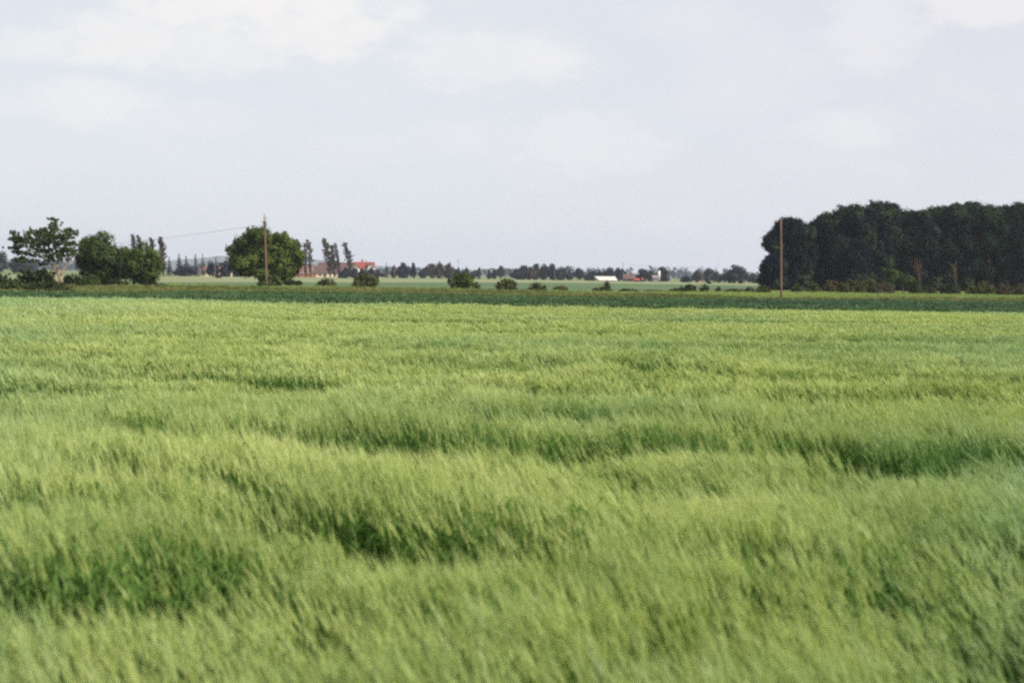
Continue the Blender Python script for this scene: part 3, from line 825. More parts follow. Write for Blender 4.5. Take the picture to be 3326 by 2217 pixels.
def big_tree():
    """the big full crown behind the left pole"""
    rg = np.random.default_rng(15); Y = 232.0
    b = at(905, 935, Y); base = Vector((b.x, Y, gz(b.x, Y))); S = Y / FPX
    def lp(px, py): p = at(px, py, Y); return (p.x - base.x, p.z - base.z)
    L = [(752, 812, 12, 10), (765, 830, 22, 16), (775, 805, 22, 20), (790, 790, 26, 22), (800, 815, 34, 28), (820, 775, 34, 26), (828, 752, 17, 14), (845, 760, 28, 20),
         (865, 768, 30, 24), (890, 785, 34, 26), (912, 768, 22, 15), (928, 775, 17, 13), (938, 795, 26, 22), (955, 800, 20, 18), (960, 825, 24, 24), (950, 845, 28, 28),
         (968, 850, 13, 22), (860, 810, 44, 36), (905, 820, 44, 36), (825, 845, 40, 26), (790, 855, 28, 22), (772, 868, 22, 18), (800, 878, 32, 18), (840, 875, 36, 22),
         (880, 865, 40, 32), (925, 868, 38, 30), (950, 878, 22, 20), (865, 895, 26, 20), (895, 905, 30, 26), (880, 925, 26, 16), (925, 905, 20, 16), (940, 795, 20, 14), (757, 845, 12, 10), (980, 830, 8, 14)]
    lobes = []
    for (x, y, a, c) in L:
        p = lp(x, y); dy = rg.normal(0, 1) * (1.6 if a > 24 else .8)
        edge = abs(x - 862) / 110
        lobes.append((p[0], dy - (1 - min(1, edge)) * 1.6, p[1], a * S, a * S * 1.1, c * S))
    mid = lp(865, 830); lobes.append((mid[0], 0.6, mid[1], 80 * S, 3.6, 62 * S))
    cl = lobe_clumps(lobes, .46, .55, rg)
    mb = MB()
    mb.tube([(.0, 0, -.3), (-.1, 0, 1.2), (-.5, 0, 2.6), (-1.2, 0, 5)], [.55, .45, .38, .25], 9)
    mb.tube([(1.2, .3, -.3), (1.3, .3, 1.0), (1.4, .2, 2.4), (1.0, 0, 4.5)], [.3, .26, .2, .12], 8)
    for l in lobes[:20]: limb(mb, (-.5, 0, 2.6), l[:3], .16, .04, rg, 4)
    return finish_tree('broadleaf_tree', 'big full-crowned green tree behind the tall wooden pole', 'tree', None, base, cl, .17, 18, 'leaf_big', 'bark', mb, rg)
big_tree()
shrub('dark shrub at the right foot of the big tree', 925, 985, 908, 226, 'leaf_bramble', 'shrubs along the verge', 10)
shrub('low shrub left of the pole foot', 838, 892, 922, 218, 'leaf_bramble', 'shrubs along the verge', 11)
GS = 'shrubs along the verge'
for i, (x0, x1, yt, Y, mat, lab) in enumerate([
    (1030, 1096, 906, 226, 'leaf_shrub', 'round shrub in front of the cream barn wall'),
    (1148, 1233, 890, 224, 'leaf_shrub', 'largest shrub left of centre, in front of the red-roofed house'),
    (1146, 1172, 898, 226, 'leaf_shrub', 'slim shoot shrub at the left side of the shrub before the red-roofed house'),
    (1455, 1540, 884, 222, 'leaf_big', 'light green rounded shrub near the middle, tallest of the centre shrubs'),
    (1536, 1562, 916, 222, 'leaf_shrub', 'small shrub touching the right side of the light green centre shrub'),
    (1612, 1680, 905, 220, 'leaf_shrub', 'dark humped shrub, first one right of the light green centre shrub'),
    (1660, 1684, 933, 219, 'leaf_rust', 'tiny brownish shrub at the right foot of the dark humped shrub'),
    (1713, 1776, 920, 220, 'leaf_shrub', 'low dark dome shrub between the humped shrub and the brownish one'),
    (1795, 1846, 928, 220, 'leaf_rust', 'low brownish shrub left of the white-roofed barn'),
    (1922, 1992, 932, 222, 'leaf_shrub', 'sparse low shrub below the white-roofed barn'),
    (1958, 1984, 912, 222, 'leaf_shrub', 'thin upright shrub standing in front of the white roof'),
    (1908, 1934, 955, 196, 'leaf_rust', 'tiny weed-like bush in the brown verge left of the thin shrub'),
    (2010, 2075, 938, 226, 'leaf_bramble', 'flat dark bush below the brown barn'),
    (2085, 2160, 942, 226, 'leaf_rust', 'long flat brownish bush below the pale silo'),
    (2172, 2225, 936, 228, 'leaf_shrub', 'low bush left of the dark paired bushes near the red marker'),
    (2205, 2265, 925, 228, 'leaf_bramble', 'broad dark bush left below the red marker'),
    (2272, 2306, 922, 228, 'leaf_bramble', 'upright dark bush right below the red marker'),
    (2322, 2344, 932, 230, 'leaf_rust', 'small pointed brown bush left of the large round far tree'),
    (2345, 2425, 938, 232, 'leaf_shrub', 'long low bush under the large round far tree'),
    (2418, 2452, 932, 232, 'leaf_rust', 'small rounded bush at the left corner of the wood'),
    (2455, 2506, 928, 232, 'leaf_shrub', 'bush just left of the bare right pole'),
    (2570, 2612, 922, 236, 'leaf_shrub', 'thin bush just right of the bare right pole'),
    (2615, 2668, 920, 238, 'leaf_shrub', 'spiky yellowish bush second to the right of the bare pole'),
    (2670, 2745, 914, 240, 'leaf_rust', 'left hump of the long brownish thicket before the wood'),
    (2725, 2800, 911, 240, 'leaf_shrub', 'second hump of the long thicket before the wood'),
    (2785, 2860, 908, 240, 'leaf_shrub', 'tallest hump of the long thicket before the wood'),
    (2840, 2905, 922, 238, 'leaf_rust', 'low right end of the long thicket before the wood'),
    (2950, 3000, 905, 238, 'leaf_mid', 'green ivy-like bush round the foot of the reddish bare tree'),
    (3002, 3045, 932, 240, 'leaf_shrub', 'low bush between the two thin bare trees'),
    (3055, 3120, 922, 240, 'leaf_bramble', 'dark bush at the foot of the thin crooked bare tree'),
    (3140, 3228, 918, 242, 'leaf_shrub', 'broad bush right of the thin crooked bare tree'),
    (3232, 3290, 922, 242, 'leaf_rust', 'brownish bush second from the right picture edge'),
    (3285, 3350, 924, 242, 'leaf_shrub', 'bush cut by the right picture edge'),
]):
    shrub(lab, x0, x1, yt, Y, mat, GS, 20 + i)

# --- the wood on the right
GW = 'trees of the dark wood on the right'
WOOD = [
    (2462, 2560, 830, 300, 'low dark tree forming the left corner of the wood'),
    (2478, 2660, 706, 308, 'tree at the left end of the wood, behind the bare pole'),
    (2590, 2712, 712, 312, 'second crown of the wood from its left end, with a broken flat top'),
    (2632, 2740, 691, 322, 'third crown of the wood, a small dome right of the flat top'),
    (2685, 2830, 664, 310, 'broad dome left of the highest left peak of the wood'),
    (2770, 2925, 654, 312, 'left summit crown of the wood, rounded top'),
    (2872, 2985, 678, 314, 'crown sloping down right of the left summit'),
    (2935, 3045, 682, 312, 'crown in the saddle at the middle of the wood'),
    (2995, 3100, 668, 314, 'crown rising right of the saddle'),
    (3060, 3150, 656, 312, 'narrow crown left of the bright green summit'),
    (3110, 3205, 650, 318, 'brightest green summit crown of the wood'),
    (3160, 3262, 661, 312, 'crown right of the bright green summit'),
    (3215, 3312, 662, 316, 'crown second from the right picture edge'),
    (3255, 3372, 656, 312, 'crown cut by the right picture edge'),
]
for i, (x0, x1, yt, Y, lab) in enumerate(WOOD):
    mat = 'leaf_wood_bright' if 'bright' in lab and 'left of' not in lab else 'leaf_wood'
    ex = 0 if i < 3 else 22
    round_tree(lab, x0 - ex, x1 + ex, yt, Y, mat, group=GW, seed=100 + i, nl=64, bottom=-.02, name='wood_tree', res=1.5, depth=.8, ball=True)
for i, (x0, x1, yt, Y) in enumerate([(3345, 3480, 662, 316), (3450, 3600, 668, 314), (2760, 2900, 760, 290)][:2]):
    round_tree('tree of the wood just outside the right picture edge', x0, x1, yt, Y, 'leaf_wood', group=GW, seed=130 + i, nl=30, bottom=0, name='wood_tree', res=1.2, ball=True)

def wind_thorn():
    rg = np.random.default_rng(44); Y = 250.0
    b = at(2934, 945, Y); base = Vector((b.x, Y, gz(b.x, Y))); S = Y / FPX
    def lp(px, py): p = at(px, py, Y); return (p.x - base.x, p.z - base.z)
    L = [(2870, 876, 10, 5), (2890, 880, 16, 6), (2905, 886, 18, 8), (2880, 892, 14, 5), (2925, 893, 20, 9), (2945, 902, 18, 9), (2910, 900, 22, 8), (2935, 912, 24, 9), (2960, 912, 16, 9), (2895, 908, 20, 6), (2950, 922, 14, 8)]
    lobes = [(lp(x, y)[0], rg.normal(0, .6), lp(x, y)[1], a * S, a * S, c * S) for x, y, a, c in L]
    cl = lobe_clumps(lobes, .28, .55, rg); mb = MB()
    mb.tube([(0, 0, -.2), (-.05, 0, .9), (-.15, 0, 1.6), (-.5, 0, 2.3)], [.14, .11, .09, .05], 7)
    for l in lobes: limb(mb, (-.1, 0, 1.3), l[:3], .06, .02, rg, 3)
    finish_tree('thorn_tree', 'low wind-slanted green thorn tree with a reddish stem before the wood', 'tree', None, base, cl, .11, 14, 'leaf_mid', 'bark_red', mb, rg)
wind_thorn()

def bare_tree(label, cx, yb, yt, Y, seed, spread, crook):
    rg = np.random.default_rng(seed); b = at(cx, yb, Y); base = Vector((b.x, Y, gz(b.x, Y))); h = at(cx, yt, Y).z - base.z
    mb = MB(); tips = []
    p = [(0, 0, -.2), (crook * .2, 0, h * .3), (-crook * .5, 0, h * .6), (-crook, 0, h * .8)]
    mb.tube(p, [.13, .10, .07, .04], 7)
    for k in range(34):
        f = rg.uniform(.3, .82); o = np.array([np.interp(f, [0, .3, .6, .8], [q[0] for q in p]), 0, h * f])
        t = o + np.array([rg.normal(-.25, .5) * spread, rg.normal(0, .5) * spread, rg.uniform(.1, .32) * h]); t[2] = min(t[2], h)
        limb(mb, o, t, .035, .010, rg, 3, .1); tips.append((*t, .16)); tips.append((*(o * .3 + t * .7), .13))
    e = empty('bare_tree', base); mb.build('trunk', MAT['bark_red'], e)
    V, F = leaves(np.array(tips), .05, 9, rg); obj('crown', V, F, MAT['leaf_rust'], e)
    tag(e, label, 'tree', 'thin bare trees before the wood')
bare_tree('reddish half-bare tree with upright twigs before the wood', 2986, 945, 836, 246, 61, 1.3, .5)
bare_tree('thin crooked half-bare tree, right one of the pair before the wood', 3104, 948, 848, 248, 62, 1.1, .35)

# --- far tree line
GP = 'poplars far behind the left trees'
for i, (x0, x1, yt, lab) in enumerate([(424, 446, 762, 'leftmost far poplar, rising behind the lighter left tree'), (440, 466, 765, 'far poplar touching the leftmost poplar on its right'),
                                       (482, 506, 773, 'third far poplar, standing alone in the gap'), (508, 540, 771, 'fourth far poplar, thickest one at the right end')]):
    poplar(lab, x0 - 5, x1 + 5, yt, 560, 'leaf_far_brown', GP, i, lean=-.5, gap=.1)
GQ = 'poplars round the farm'
for i, (x0, x1, yt, ln, gp, lab) in enumerate([(945, 978, 778, -.2, .3, 'poplar half hidden behind the right side of the big tree'), (978, 998, 790, -.2, .3, 'dense poplar right beside the big tree'),
                                       (990, 1016, 780, -.5, .6, 'thin forked poplar in front of the pinkish roof'), (1044, 1084, 775, -.7, .45, 'broadest wind-torn poplar over the brown barn roof'),
                                       (1066, 1092, 797, -.5, .6, 'slim poplar leaning against the broadest poplar'), (1084, 1106, 791, -.8, .4, 'slender bent poplar between the broad one and the lone one'),
                                       (1116, 1146, 789, -.9, .4, 'lone bent poplar left of the red-roofed house')]):
    poplar(lab, x0 - 3, x1 + 4, yt, 715, 'leaf_far_brown', GQ, 10 + i, lean=ln, gap=gp)
GC = 'spruces far behind the field'
for i, (x0, x1, yt, lab) in enumerate([(538, 562, 832, 'leftmost small far spruce, right of the poplars'), (566, 598, 823, 'tall far spruce second from the left'), (590, 620, 830, 'far spruce third from the left'),
                                       (622, 648, 823, 'far spruce left one of the middle pair'), (646, 670, 822, 'far spruce right one of the middle pair'), (690, 712, 834, 'far spruce behind the thin reddish far pole'),
                                       (722, 746, 834, 'far spruce next to the left side of the big tree'), (1452, 1470, 846, 'small dark spruce peak at the right end of the brownish far grove')]):
    conifer(lab, x0, x1, yt, 640 if x0 < 1400 else 770, group=GC, seed=i)
GF = 'trees of the far tree line'
FAR = [
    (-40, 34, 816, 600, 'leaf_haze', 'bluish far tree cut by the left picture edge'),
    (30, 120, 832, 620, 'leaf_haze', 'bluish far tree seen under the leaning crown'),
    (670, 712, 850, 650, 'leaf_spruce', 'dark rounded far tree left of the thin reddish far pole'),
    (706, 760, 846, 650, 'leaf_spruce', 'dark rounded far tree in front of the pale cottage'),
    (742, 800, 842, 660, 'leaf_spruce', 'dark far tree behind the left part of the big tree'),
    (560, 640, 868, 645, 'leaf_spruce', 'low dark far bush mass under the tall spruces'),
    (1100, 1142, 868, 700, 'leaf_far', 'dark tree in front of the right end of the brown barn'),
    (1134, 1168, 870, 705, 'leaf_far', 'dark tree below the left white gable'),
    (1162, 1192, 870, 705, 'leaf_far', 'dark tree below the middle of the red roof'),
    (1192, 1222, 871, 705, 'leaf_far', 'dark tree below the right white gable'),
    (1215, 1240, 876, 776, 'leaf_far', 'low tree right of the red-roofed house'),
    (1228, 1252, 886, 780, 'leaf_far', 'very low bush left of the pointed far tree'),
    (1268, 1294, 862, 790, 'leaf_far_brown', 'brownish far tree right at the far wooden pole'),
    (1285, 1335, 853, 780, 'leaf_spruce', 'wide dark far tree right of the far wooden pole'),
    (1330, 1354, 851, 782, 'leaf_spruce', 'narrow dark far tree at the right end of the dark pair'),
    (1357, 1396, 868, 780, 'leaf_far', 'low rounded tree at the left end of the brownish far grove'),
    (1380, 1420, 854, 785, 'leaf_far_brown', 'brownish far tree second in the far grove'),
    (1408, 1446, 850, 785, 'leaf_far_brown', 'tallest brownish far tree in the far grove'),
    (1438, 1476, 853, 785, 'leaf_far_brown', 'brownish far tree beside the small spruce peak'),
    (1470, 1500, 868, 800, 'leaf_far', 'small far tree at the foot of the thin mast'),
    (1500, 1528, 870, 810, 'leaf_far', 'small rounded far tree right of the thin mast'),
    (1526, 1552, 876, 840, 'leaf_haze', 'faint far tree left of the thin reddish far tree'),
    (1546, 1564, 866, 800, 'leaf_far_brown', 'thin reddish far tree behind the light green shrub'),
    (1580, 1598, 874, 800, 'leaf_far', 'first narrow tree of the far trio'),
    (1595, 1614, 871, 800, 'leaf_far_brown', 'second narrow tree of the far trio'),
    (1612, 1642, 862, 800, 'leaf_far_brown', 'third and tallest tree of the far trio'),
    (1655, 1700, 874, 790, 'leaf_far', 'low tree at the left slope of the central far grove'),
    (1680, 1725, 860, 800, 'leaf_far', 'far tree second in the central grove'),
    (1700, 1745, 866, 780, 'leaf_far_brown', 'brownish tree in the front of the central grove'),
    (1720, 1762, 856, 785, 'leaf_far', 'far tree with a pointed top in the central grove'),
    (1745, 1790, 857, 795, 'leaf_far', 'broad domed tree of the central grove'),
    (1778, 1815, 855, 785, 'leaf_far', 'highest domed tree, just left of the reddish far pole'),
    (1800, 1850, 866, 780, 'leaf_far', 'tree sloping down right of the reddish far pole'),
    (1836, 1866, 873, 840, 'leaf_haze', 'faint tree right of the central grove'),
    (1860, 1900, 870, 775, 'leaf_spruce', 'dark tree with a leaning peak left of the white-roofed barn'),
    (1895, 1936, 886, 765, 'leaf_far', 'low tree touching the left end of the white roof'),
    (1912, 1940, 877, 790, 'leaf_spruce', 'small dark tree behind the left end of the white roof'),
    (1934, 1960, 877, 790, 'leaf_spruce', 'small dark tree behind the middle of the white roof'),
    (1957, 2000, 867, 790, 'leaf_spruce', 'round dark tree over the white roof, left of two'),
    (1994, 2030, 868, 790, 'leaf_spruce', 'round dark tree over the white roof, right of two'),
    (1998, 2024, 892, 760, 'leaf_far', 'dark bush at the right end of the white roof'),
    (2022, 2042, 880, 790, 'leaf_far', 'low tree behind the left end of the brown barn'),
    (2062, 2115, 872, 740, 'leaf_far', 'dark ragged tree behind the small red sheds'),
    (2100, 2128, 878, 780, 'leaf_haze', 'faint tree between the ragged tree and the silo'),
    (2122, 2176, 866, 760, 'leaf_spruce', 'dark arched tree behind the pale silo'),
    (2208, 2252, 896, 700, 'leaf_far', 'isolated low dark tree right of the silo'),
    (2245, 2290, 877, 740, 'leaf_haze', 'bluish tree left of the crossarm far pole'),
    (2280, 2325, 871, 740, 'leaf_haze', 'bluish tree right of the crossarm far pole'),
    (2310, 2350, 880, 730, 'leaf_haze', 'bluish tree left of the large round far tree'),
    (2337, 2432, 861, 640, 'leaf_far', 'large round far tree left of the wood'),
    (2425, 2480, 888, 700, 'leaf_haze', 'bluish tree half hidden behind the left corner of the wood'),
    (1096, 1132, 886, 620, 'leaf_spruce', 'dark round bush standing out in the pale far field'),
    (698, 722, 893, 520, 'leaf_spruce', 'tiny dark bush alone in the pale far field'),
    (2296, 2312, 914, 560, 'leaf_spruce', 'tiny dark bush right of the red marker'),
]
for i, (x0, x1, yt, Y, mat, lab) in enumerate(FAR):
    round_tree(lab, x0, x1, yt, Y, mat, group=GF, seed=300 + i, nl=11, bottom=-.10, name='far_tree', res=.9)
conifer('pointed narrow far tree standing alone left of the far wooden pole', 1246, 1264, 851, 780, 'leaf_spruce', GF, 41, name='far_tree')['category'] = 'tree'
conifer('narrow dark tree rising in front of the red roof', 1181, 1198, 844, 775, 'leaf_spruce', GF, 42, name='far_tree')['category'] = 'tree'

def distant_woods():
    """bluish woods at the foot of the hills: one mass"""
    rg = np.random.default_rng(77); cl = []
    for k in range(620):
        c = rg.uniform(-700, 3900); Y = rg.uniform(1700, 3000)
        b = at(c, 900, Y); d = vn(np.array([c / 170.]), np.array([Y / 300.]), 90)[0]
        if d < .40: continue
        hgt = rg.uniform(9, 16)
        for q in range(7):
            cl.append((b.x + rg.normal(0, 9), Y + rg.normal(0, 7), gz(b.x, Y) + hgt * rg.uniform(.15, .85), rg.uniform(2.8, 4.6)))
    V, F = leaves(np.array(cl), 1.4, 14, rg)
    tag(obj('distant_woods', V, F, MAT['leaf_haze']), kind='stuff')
distant_woods()

# ------------------------------------------------------------------ poles and wires
def wood_pole(label, base_px, top_px, Y, r0=.16, r1=.11, fittings=False, mat='pole_wood', group='tall wooden poles'):
    b = at(base_px[0], base_px[1], Y); base = Vector((b.x, Y, gz(b.x, Y))); t = at(top_px[0], top_px[1], Y)
    dx, h = t.x - base.x, t.z - base.z
    e = empty('utility_pole', base)
    mb = MB(); mb.tube([(dx * f - (.0 if f else 0), 0, h * f - (.4 if f == 0 else 0)) for f in (0, .2, .4, .6, .8, 1)], [r0 + (r1 - r0) * f for f in (0, .2, .4, .6, .8, 1)], 12)
    mb.build('shaft', MAT[mat], e, smooth=True)
    if fittings:
        def pt(f): return dx * f, h * f
        x, z = pt(.995); MB().tube([(x, 0, z - .1), (x, 0, z + .45)], [.05, .03], 7).build('top_spike', MAT['metal'], e)
        for f, s in ((.955, 1), (.90, 1), (.86, 1), (.90, -1), (.845, 1), (.80, 1)):
            x, z = pt(f)
            bk = MB().tube([(x, 0, z), (x + s * .34, 0, z), (x + s * .34, 0, z + .12)], [.028, .028, .028], 6).build('bracket', MAT['metal'], e)
            MB().tube([(x + s * .34, 0, z + .10), (x + s * .34, 0, z + .15), (x + s * .34, 0, z + .27), (x + s * .34, 0, z + .30)], [.04, .075, .065, .03], 8).build('insulator', MAT['porcelain'], bk)
        x, z = pt(.87); MB().box(x - .19, x + .19, -.2, .2, z - .55, z + .55).build('junction_box', MAT['metal'], e)
    tag(e, label, 'utility pole', group)
    return base, dx, h
PB, pdx, ph_ = wood_pole('tall wooden pole with line fittings in front of the big tree', (867, 935), (858.5, 700), 221, .15, .10, True)
wood_pole('bare wooden pole without wires in front of the dark wood', (2537.5, 972), (2536.5, 711), 172, .125, .095)
def wire(name, label, p0, p1, sag, r):
    pts = []
    for k in range(33):
        t = k / 32; p = p0.lerp(p1, t); p.z -= 4 * sag * t * (1 - t); pts.append(p)
    o = MB().tube([tuple(p) for p in pts], [r] * 33, 5).build(name, MAT['wire'])
    tag(o, label, 'wire', 'overhead wires'); return o
wp = Vector((PB.x + pdx * .875, PB.y, PB.z + ph_ * .875))
wire('overhead_wire', 'thin overhead wire running left from the tall wooden pole', wp, at(-260, 806, 470), 2.2, .022)
GO = 'poles far across the field'
for x, yb, yt, Y, lab, r in ((1281.5, 902, 855, 700, 'far wooden pole left of the wide dark far tree', .16), (1802, 912, 857, 640, 'reddish far pole in front of the central grove', .15),
                             (2024, 914, 851, 690, 'slim far pole beside the brown barn', .13), (698.5, 898, 843, 560, 'thin reddish far pole among the far spruces', .13)):
    wood_pole(lab, (x, yb), (x - .6, yt), Y, r, r * .8, False, 'pole_wood', GO)
# mast
def mast():
    Y = 820; b = at(1489, 900, Y); base = Vector((b.x, Y, gz(b.x, Y))); h = at(1489, 840, Y).z - base.z
    e = empty('radio_mast', base)
    MB().tube([(0, 0, -.2), (0, 0, h * .6), (0, 0, h)], [.14, .10, .05], 6).build('shaft', MAT['metal'], e)
    MB().box(-.9, .9, -.04, .04, h * .86, h * .86 + .08).box(-.6, .6, -.04, .04, h * .94, h * .94 + .08).build('antenna', MAT['metal'], e)
    tag(e, 'thin mast rising above the far tree line left of centre', 'mast')
mast()
def cross_pole():
    Y = 640; b = at(2279.5, 915, Y); base = Vector((b.x, Y, gz(b.x, Y))); h = at(2279.5, 864, Y).z - base.z
    e = empty('utility_pole', base)
    MB().tube([(0, 0, -.3), (0, 0, h)], [.17, .12], 8).build('shaft', MAT['pole_grey'], e)
    MB().box(-.75, .75, -.22, -.10, h * .93, h * .93 + .14).build('crossarm', MAT['timber'], e)
    for s in (-.6, .6): MB().tube([(s, -.16, h * .93 + .14), (s, -.16, h * .93 + .4)], [.07, .04], 6).build('insulator', MAT['porcelain'], e)
    tag(e, 'dark far pole with a short crossarm left of the large round far tree', 'utility pole', GO)
cross_pole()
wire('far_wire', 'faint far wire crossing the sky left of the large round far tree', at(2024, 856, 690), at(2279.5, 868, 640), .6, .03)

# ------------------------------------------------------------------ farm buildings
def gabled(label, name, x0, x1, yr, ye, Y, depth, wall, roof, rz=0.0, hip=(0, 0), cat='building', group=None, yb=None, ov=.35):
    """long building with its ridge along X; yr / ye photo rows of ridge and eave"""
    cx = (x0 + x1) / 2; b = at(cx, 900, Y); base = Vector((b.x, Y, gz(b.x, Y)))
    hr = at(cx, yr, Y).z - base.z; he = at(cx, ye, Y).z - base.z; w = (x1 - x0) / 2 / FPX * Y; d = depth / 2
    e = empty(name, base, rz)
    mb = MB(); hl, hrr = hip
    V = [(-w + .3, -d, -.2), (w - .3, -d, -.2), (w - .3, d, -.2), (-w + .3, d, -.2), (-w + .3, -d, he), (w - .3, -d, he), (w - .3, d, he), (-w + .3, d, he)]
    F = [[0, 1, 5, 4], [1, 2, 6, 5], [2, 3, 7, 6], [3, 0, 4, 7], [4, 5, 6, 7]]
    if not hl: V.append((-w + .3, 0, hr - .15)); F.append([4, 7, len(V) - 1])
    if not hrr: V.append((w - .3, 0, hr - .15)); F.append([6, 5, len(V) - 1])
    obj('wall', V, F, wall, e)
    t = .14
    RV = [(-w, -d - ov, he - .12), (w, -d - ov, he - .12), (w - hrr, 0, hr), (-w + hl, 0, hr), (-w, d + ov, he - .12), (w, d + ov, he - .12)]
    RV2 = [(x, y, z + t) for x, y, z in RV]
    n = 6; VV = RV + RV2
    FF = [[0, 1, 2, 3], [4, 3, 2, 5], [6, 9, 8, 7], [10, 11, 8, 9]]
    if hl: FF += [[0, 3, 4], [6, 10, 9]]
    if hrr: FF += [[1, 5, 2], [7, 8, 11]]
    FF += [[0, 6, 7, 1], [4, 5, 11, 10], [0, 4, 10, 6] if hl else [0, 3, 9, 6], [1, 7, 11, 5] if hrr else [1, 7, 8, 2]]
    if not hl: FF += [[3, 4, 10, 9]]
    if not hrr: FF += [[2, 8, 11, 5]]
    r = obj('roof', VV, FF, roof, e)
    tag(e, label, cat, group)
    return e, r, w, d, he, hr
def windows(e, xs, y, z0, z1, ww, name='window', mat='glass', frame=True):
    for x in xs:
        f = MB().box(x - ww / 2 - .09, x + ww / 2 + .09, y - .05, y + .02, z0 - .09, z1 + .09).build(name, MAT['white' if frame else 'timber'], e)
        MB().box(x - ww / 2, x + ww / 2, y - .08, y - .052, z0, z1).build('pane', MAT[mat], f)
GFm = 'buildings of the left farm'
e, r, w, d, he, hr = gabled('brick farm wing with pinkish roof, right behind the big tree', 'farm_wing', 950, 1020, 859, 889, 770, 9, MAT['brick'], MAT['roof_pink'], cat='barn', group=GFm)
windows(e, [-3.5, 0, 3.5], -d, .8, 1.7, .9)
e, r, w, d, he, hr = gabled('long brown-roofed barn with cream wall left of the red-roofed house', 'barn', 1018, 1152, 853, 887, 745, 10, MAT['cream'], MAT['roof_brown'], hip=(2.8, .0), cat='barn', group=GFm)
MB().box(-w + .25, -w + 2.1, -d - .06, -d - .003, -.2, he - .2).build('brick_corner', MAT['brick'], e)
windows(e, [-w + 4.2, -w + 12, -w + 16], -d, .9, 1.6, 1.3, frame=False)
dr = MB().box(-w + 6.0, -w + 7.3, -d - .06, -d - .003, -.1, 2.0).build('door', MAT['timber'], e)
MB().box(-w + 7.0, -w + 7.1, -d - .12, -d - .062, .9, 1.1).build('handle', MAT['metal'], dr)
e, r, w, d, he, hr = gabled('lower brown roof wing behind the lone bent poplar', 'barn_wing', 1096, 1166, 855, 880, 828, 9, MAT['brick'], MAT['roof_brown'], cat='barn', group=GFm)
windows(e, [-2, 2], -d, .8, 1.6, 1.0)

def red_house():
    Y = 800; cx = 1181; b = at(cx, 900, Y); base = Vector((b.x, Y, gz(b.x, Y))); S = Y / FPX
    z = lambda row: at(cx, row, Y).z - base.z
    e = empty('farmhouse', base)
    zr, ze = z(851.5), z(870)
    w = 36 * S; d = 3.6
    obj('wall', [(-w + .3, -d, -.2), (w - .3, -d, -.2), (w - .3, d, -.2), (-w + .3, d, -.2), (-w + .3, -d, ze), (w - .3, -d, ze), (w - .3, d, ze), (-w + .3, d, ze), (-w + .3, 0, zr - .2), (w - .3, 0, zr - .2)],
        [[0, 1, 5, 4], [1, 2, 6, 5], [2, 3, 7, 6], [3, 0, 4, 7], [4, 7, 8], [6, 5, 9]], MAT['white'], e)
    # main roof, two slopes
    rf = MB().add([(-w, -d - .4, ze - .15), (w, -d - .4, ze - .15), (w, 0, zr), (-w, 0, zr), (-w, d + .4, ze - .15), (w, d + .4, ze - .15),
                   (-w, -d - .4, ze), (w, -d - .4, ze), (w, 0, zr + .16), (-w, 0, zr + .16), (-w, d + .4, ze), (w, d + .4, ze)],
                  [[0, 1, 2, 3], [4, 3, 2, 5], [6, 9, 8, 7], [10, 11, 8, 9], [0, 6, 7, 1], [4, 5, 11, 10], [0, 3, 9, 6], [3, 4, 10, 9], [1, 7, 8, 2], [2, 8, 11, 5]]).build('roof', MAT['roof_red'], e)
    # two cross gables facing the field
    for gx, hw_, top in ((-25 * S, 13.5 * S, 854), (26 * S, 10.5 * S, 852.5)):
        zt = z(top); zb = z(868.5); y0 = -d - 1.6; y1 = -.2
        obj('gable_wall', [(gx - hw_ + .25, y0, -.2), (gx + hw_ - .25, y0, -.2), (gx + hw_ - .25, y0, zb), (gx, y0, zt - .25), (gx - hw_ + .25, y0, zb),
                           (gx - hw_ + .25, -d + .01, -.2), (gx + hw_ - .25, -d + .01, -.2), (gx + hw_ - .25, -d + .01, zb), (gx - hw_ + .25, -d + .01, zb)],
            [[0, 1, 2, 3, 4], [1, 6, 7, 2], [0, 4, 8, 5]], MAT['white'], e)
        t = .18
        gr = MB()
        for s in (-1, 1):
            V = [(gx, y0 - .5, zt), (gx + s * (hw_ + .3), y0 - .5, zb - .25), (gx + s * (hw_ + .3), y1, zb - .25), (gx, y1, zt)]
            V += [(x, y, q + t) for x, y, q in V]
            gr.add(V, [[0, 1, 2, 3], [4, 7, 6, 5], [0, 4, 5, 1], [1, 5, 6, 2], [2, 6, 7, 3], [0, 3, 7, 4]])
        gr.build('gable_roof', MAT['roof_red'], e)
        bb = MB()
        for s in (-1, 1):   # dark barge boards
            V = [(gx, y0 - .54, zt - .10), (gx + s * (hw_ + .3), y0 - .54, zb - .40), (gx + s * (hw_ + .3), y0 - .54, zb - .02), (gx, y0 - .54, zt + .26)]
            V += [(x, y + .035, q) for x, y, q in V]
            bb.add(V, [[0, 1, 2, 3], [4, 7, 6, 5], [0, 4, 5, 1], [3, 2, 6, 7], [1, 5, 6, 2]])
        bb.build('barge_board', MAT['timber'], e)
        windows(e, [gx], y0 - .003, zb - .9, zb + .1, 1.0)
        windows(e, [gx], y0 - .003, 1.0, 2.2, 1.3)
    ch = MB().box(-4 * S - .55, -4 * S + .55, -.5, .6, zr - .6, z(842)).build('chimney', MAT['brick'], rf)
    windows(e, [-2.2, 0.2, 2.0], -d - .003, 1.0, 2.2, 1.0)
    tag(e, 'white farmhouse with bright red roof, two white gables and a chimney', 'farmhouse', GFm)
red_house()
e, r, w, d, he, hr = gabled('pale cottage half hidden behind the dark far trees near the big tree', 'cottage', 655, 752, 864, 882, 668, 7, MAT['cream'], MAT['roof_pink'], cat='cottage')
windows(e, [-5, -2, 1, 4], -d, .8, 1.8, .9)
MB().box(1.5, 2.2, -.4, .4, hr - .5, hr + .8).build('chimney', MAT['brick'], r)
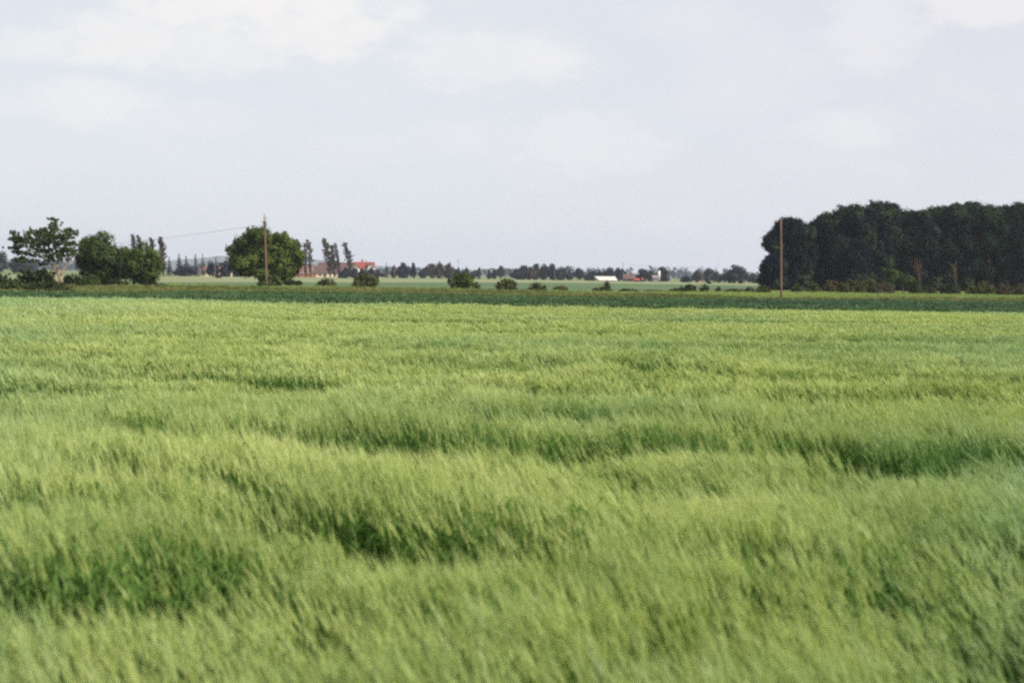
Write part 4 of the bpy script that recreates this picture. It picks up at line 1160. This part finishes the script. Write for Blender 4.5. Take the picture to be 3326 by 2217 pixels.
e, r, w, d, he, hr = gabled('small cream shed with tan roof right of the red-roofed house', 'shed', 1218, 1240, 882, 890, 800, 4, MAT['cream'], MAT['roof_pink'], cat='shed', group=GFm)
windows(e, [0], -d, .6, 1.3, .8)
GR = 'buildings of the right farm'
def white_hall():
    Y = 725; b = at(1968, 905, Y); base = Vector((b.x, Y, gz(b.x, Y))); S = Y / FPX
    z = lambda row: at(1968, row, Y).z - base.z
    e = empty('white_roofed_barn', base); w = 36 * S; zt = z(898); zb = max(.35, z(914))
    V = [(-w * .66, -4.5, zb), (w, -4.5, zb), (w * .86, 2.5, zt), (-w * 1.02, 2.5, zt), (w * .86, 7, zb + .8), (-w * 1.02, 7, zb + .8)]
    V += [(x, y, q + .12) for x, y, q in V]
    obj('roof', V, [[0, 1, 2, 3], [3, 2, 4, 5], [6, 9, 8, 7], [9, 11, 10, 8], [0, 6, 7, 1], [0, 3, 9, 6], [3, 5, 11, 9], [1, 7, 8, 2], [2, 8, 10, 4], [5, 4, 10, 11]], MAT['roof_pale'], e)
    MB().box(-w * .64, w * .84, -4.2, 6.6, -.2, zb - .03).build('wall', MAT['grey_clad'], e)
    obj('gable_wall', [(-w * .64, -4.2, zb - .03), (-w * .96, 2.5, zt - .05), (-w * .96, 6.6, zb + .7), (-w * .64, 6.6, zb - .03)], [[0, 1, 2, 3]], MAT['grey_clad'], e)
    tag(e, 'low barn with a broad pale white roof across the far field', 'barn', GR)
white_hall()
e, r, w, d, he, hr = gabled('brown-roofed barn right of the white roof', 'barn', 2022, 2064, 890, 905, 735, 9, MAT['timber'], MAT['roof_brown'], cat='barn', group=GR)
windows(e, [-2, 2], -d, .6, 1.4, .9)
e, r, w, d, he, hr = gabled('larger small red shed below the ragged dark tree', 'red_shed', 2060, 2078, 904.5, 910, 690, 3.5, MAT['red_paint'], MAT['roof_red'], cat='shed', group=GR)
MB().box(-.4, .4, -d - .05, -d - .003, 0, .9).build('door', MAT['timber'], e)
e, r, w, d, he, hr = gabled('narrower small red shed, right one of the two', 'red_shed', 2083, 2090, 903, 908, 690, 2.5, MAT['red_paint'], MAT['roof_red'], cat='shed', group=GR, ov=.15)
MB().box(-.25, .25, -d - .05, -d - .003, 0, .8).build('door', MAT['timber'], e)
e, r, w, d, he, hr = gabled('grey lean building beside the pale silo', 'silo_barn', 2118, 2138, 895, 902, 735, 6, MAT['grey_clad'], MAT['grey_clad'], cat='barn', group=GR)
def silo():
    Y = 728; b = at(2140.5, 905, Y); base = Vector((b.x, Y, gz(b.x, Y))); h = at(2140, 878, Y).z - base.z
    e = empty('silo', base); r = .62
    MB().tube([(0, 0, 1.6), (0, 0, h * .93)], [r, r], 16).build('tank', MAT['silo'], e, smooth=True)
    MB().tube([(0, 0, h * .93 + .003), (0, 0, h)], [r * 1.03, .12], 16).build('cap', MAT['silo'], e)
    MB().tube([(0, 0, 1.597), (0, 0, .7)], [r * .96, .18], 16).build('hopper', MAT['silo'], e)
    for a in range(4):
        MB().tube([(math.cos(a * 1.57 + .8) * r, math.sin(a * 1.57 + .8) * r, -.1), (math.cos(a * 1.57 + .8) * r, math.sin(a * 1.57 + .8) * r, 1.75)], [.05, .05], 6).build('leg', MAT['metal'], e)
    tag(e, 'pale upright feed silo in front of the dark arched tree', 'silo', GR)
silo()
def marker():
    Y = 540; b = at(2273, 920, Y); base = Vector((b.x, Y, gz(b.x, Y)))
    e = empty('field_marker', base)
    MB().box(-.5, .5, -.12, .12, .25, 1.25).build('panel', MAT['red_paint'], e)
    for s in (-.4, .4): MB().box(s - .04, s + .04, -.04, .04, -.1, .247).build('leg', MAT['metal'], e)
    MB().box(-.30, .30, -.15, -.123, .55, .95).build('face', MAT['white'], e)
    tag(e, 'small orange-red upright panel alone at the far field edge', 'marker')
marker()
def stone():
    rg = np.random.default_rng(3); p = hit(2872, 950); V = []; F = []
    for j in range(6):
        t = math.pi * j / 5
        for k in range(10):
            a = 6.283 * k / 10; q = 1 + rg.normal(0, .07)
            V.append((.34 * math.sin(t) * math.cos(a) * q, .25 * math.sin(t) * math.sin(a) * q, .20 * math.cos(t) * q + .13))
    for j in range(5):
        for k in range(10): F.append([j * 10 + k, (j + 1) * 10 + k, (j + 1) * 10 + (k + 1) % 10, j * 10 + (k + 1) % 10])
    o = obj('field_stone', V, F, MAT['stone'], smooth=True); o.location = (p.x, p.y, gz(p.x, p.y))
    tag(o, 'small tan stone at the foot of the thicket before the wood', 'stone')
stone()
def stake():
    p = hit(3112, 986); e = empty('marker_stake', (p.x, p.y, gz(p.x, p.y)))
    MB().tube([(0, 0, -.1), (.02, 0, .55)], [.035, .03], 6).build('post', MAT['bark_red'], e)
    MB().box(-.07, .09, -.06, -.035, .35, .55).build('tag_plate', MAT['red_paint'], e)
    tag(e, 'short reddish stake at the crop edge below the thin crooked tree', 'stake')
stake()

# ------------------------------------------------------------------ haze
def haze():
    m, nt, out = new_mat('haze_air')
    v = nt.nodes.new('ShaderNodeVolumePrincipled'); v.inputs['Density'].default_value = 0.00010
    v.inputs['Color'].default_value = (.72, .76, .97, 1); v.inputs['Anisotropy'].default_value = 0.2
    nt.links.new(v.outputs[0], out.inputs['Volume'])
    o = MB().box(-9600, 9600, -100, 9200, -32, 190).build('haze', m)
    tag(o, kind='stuff')
haze()
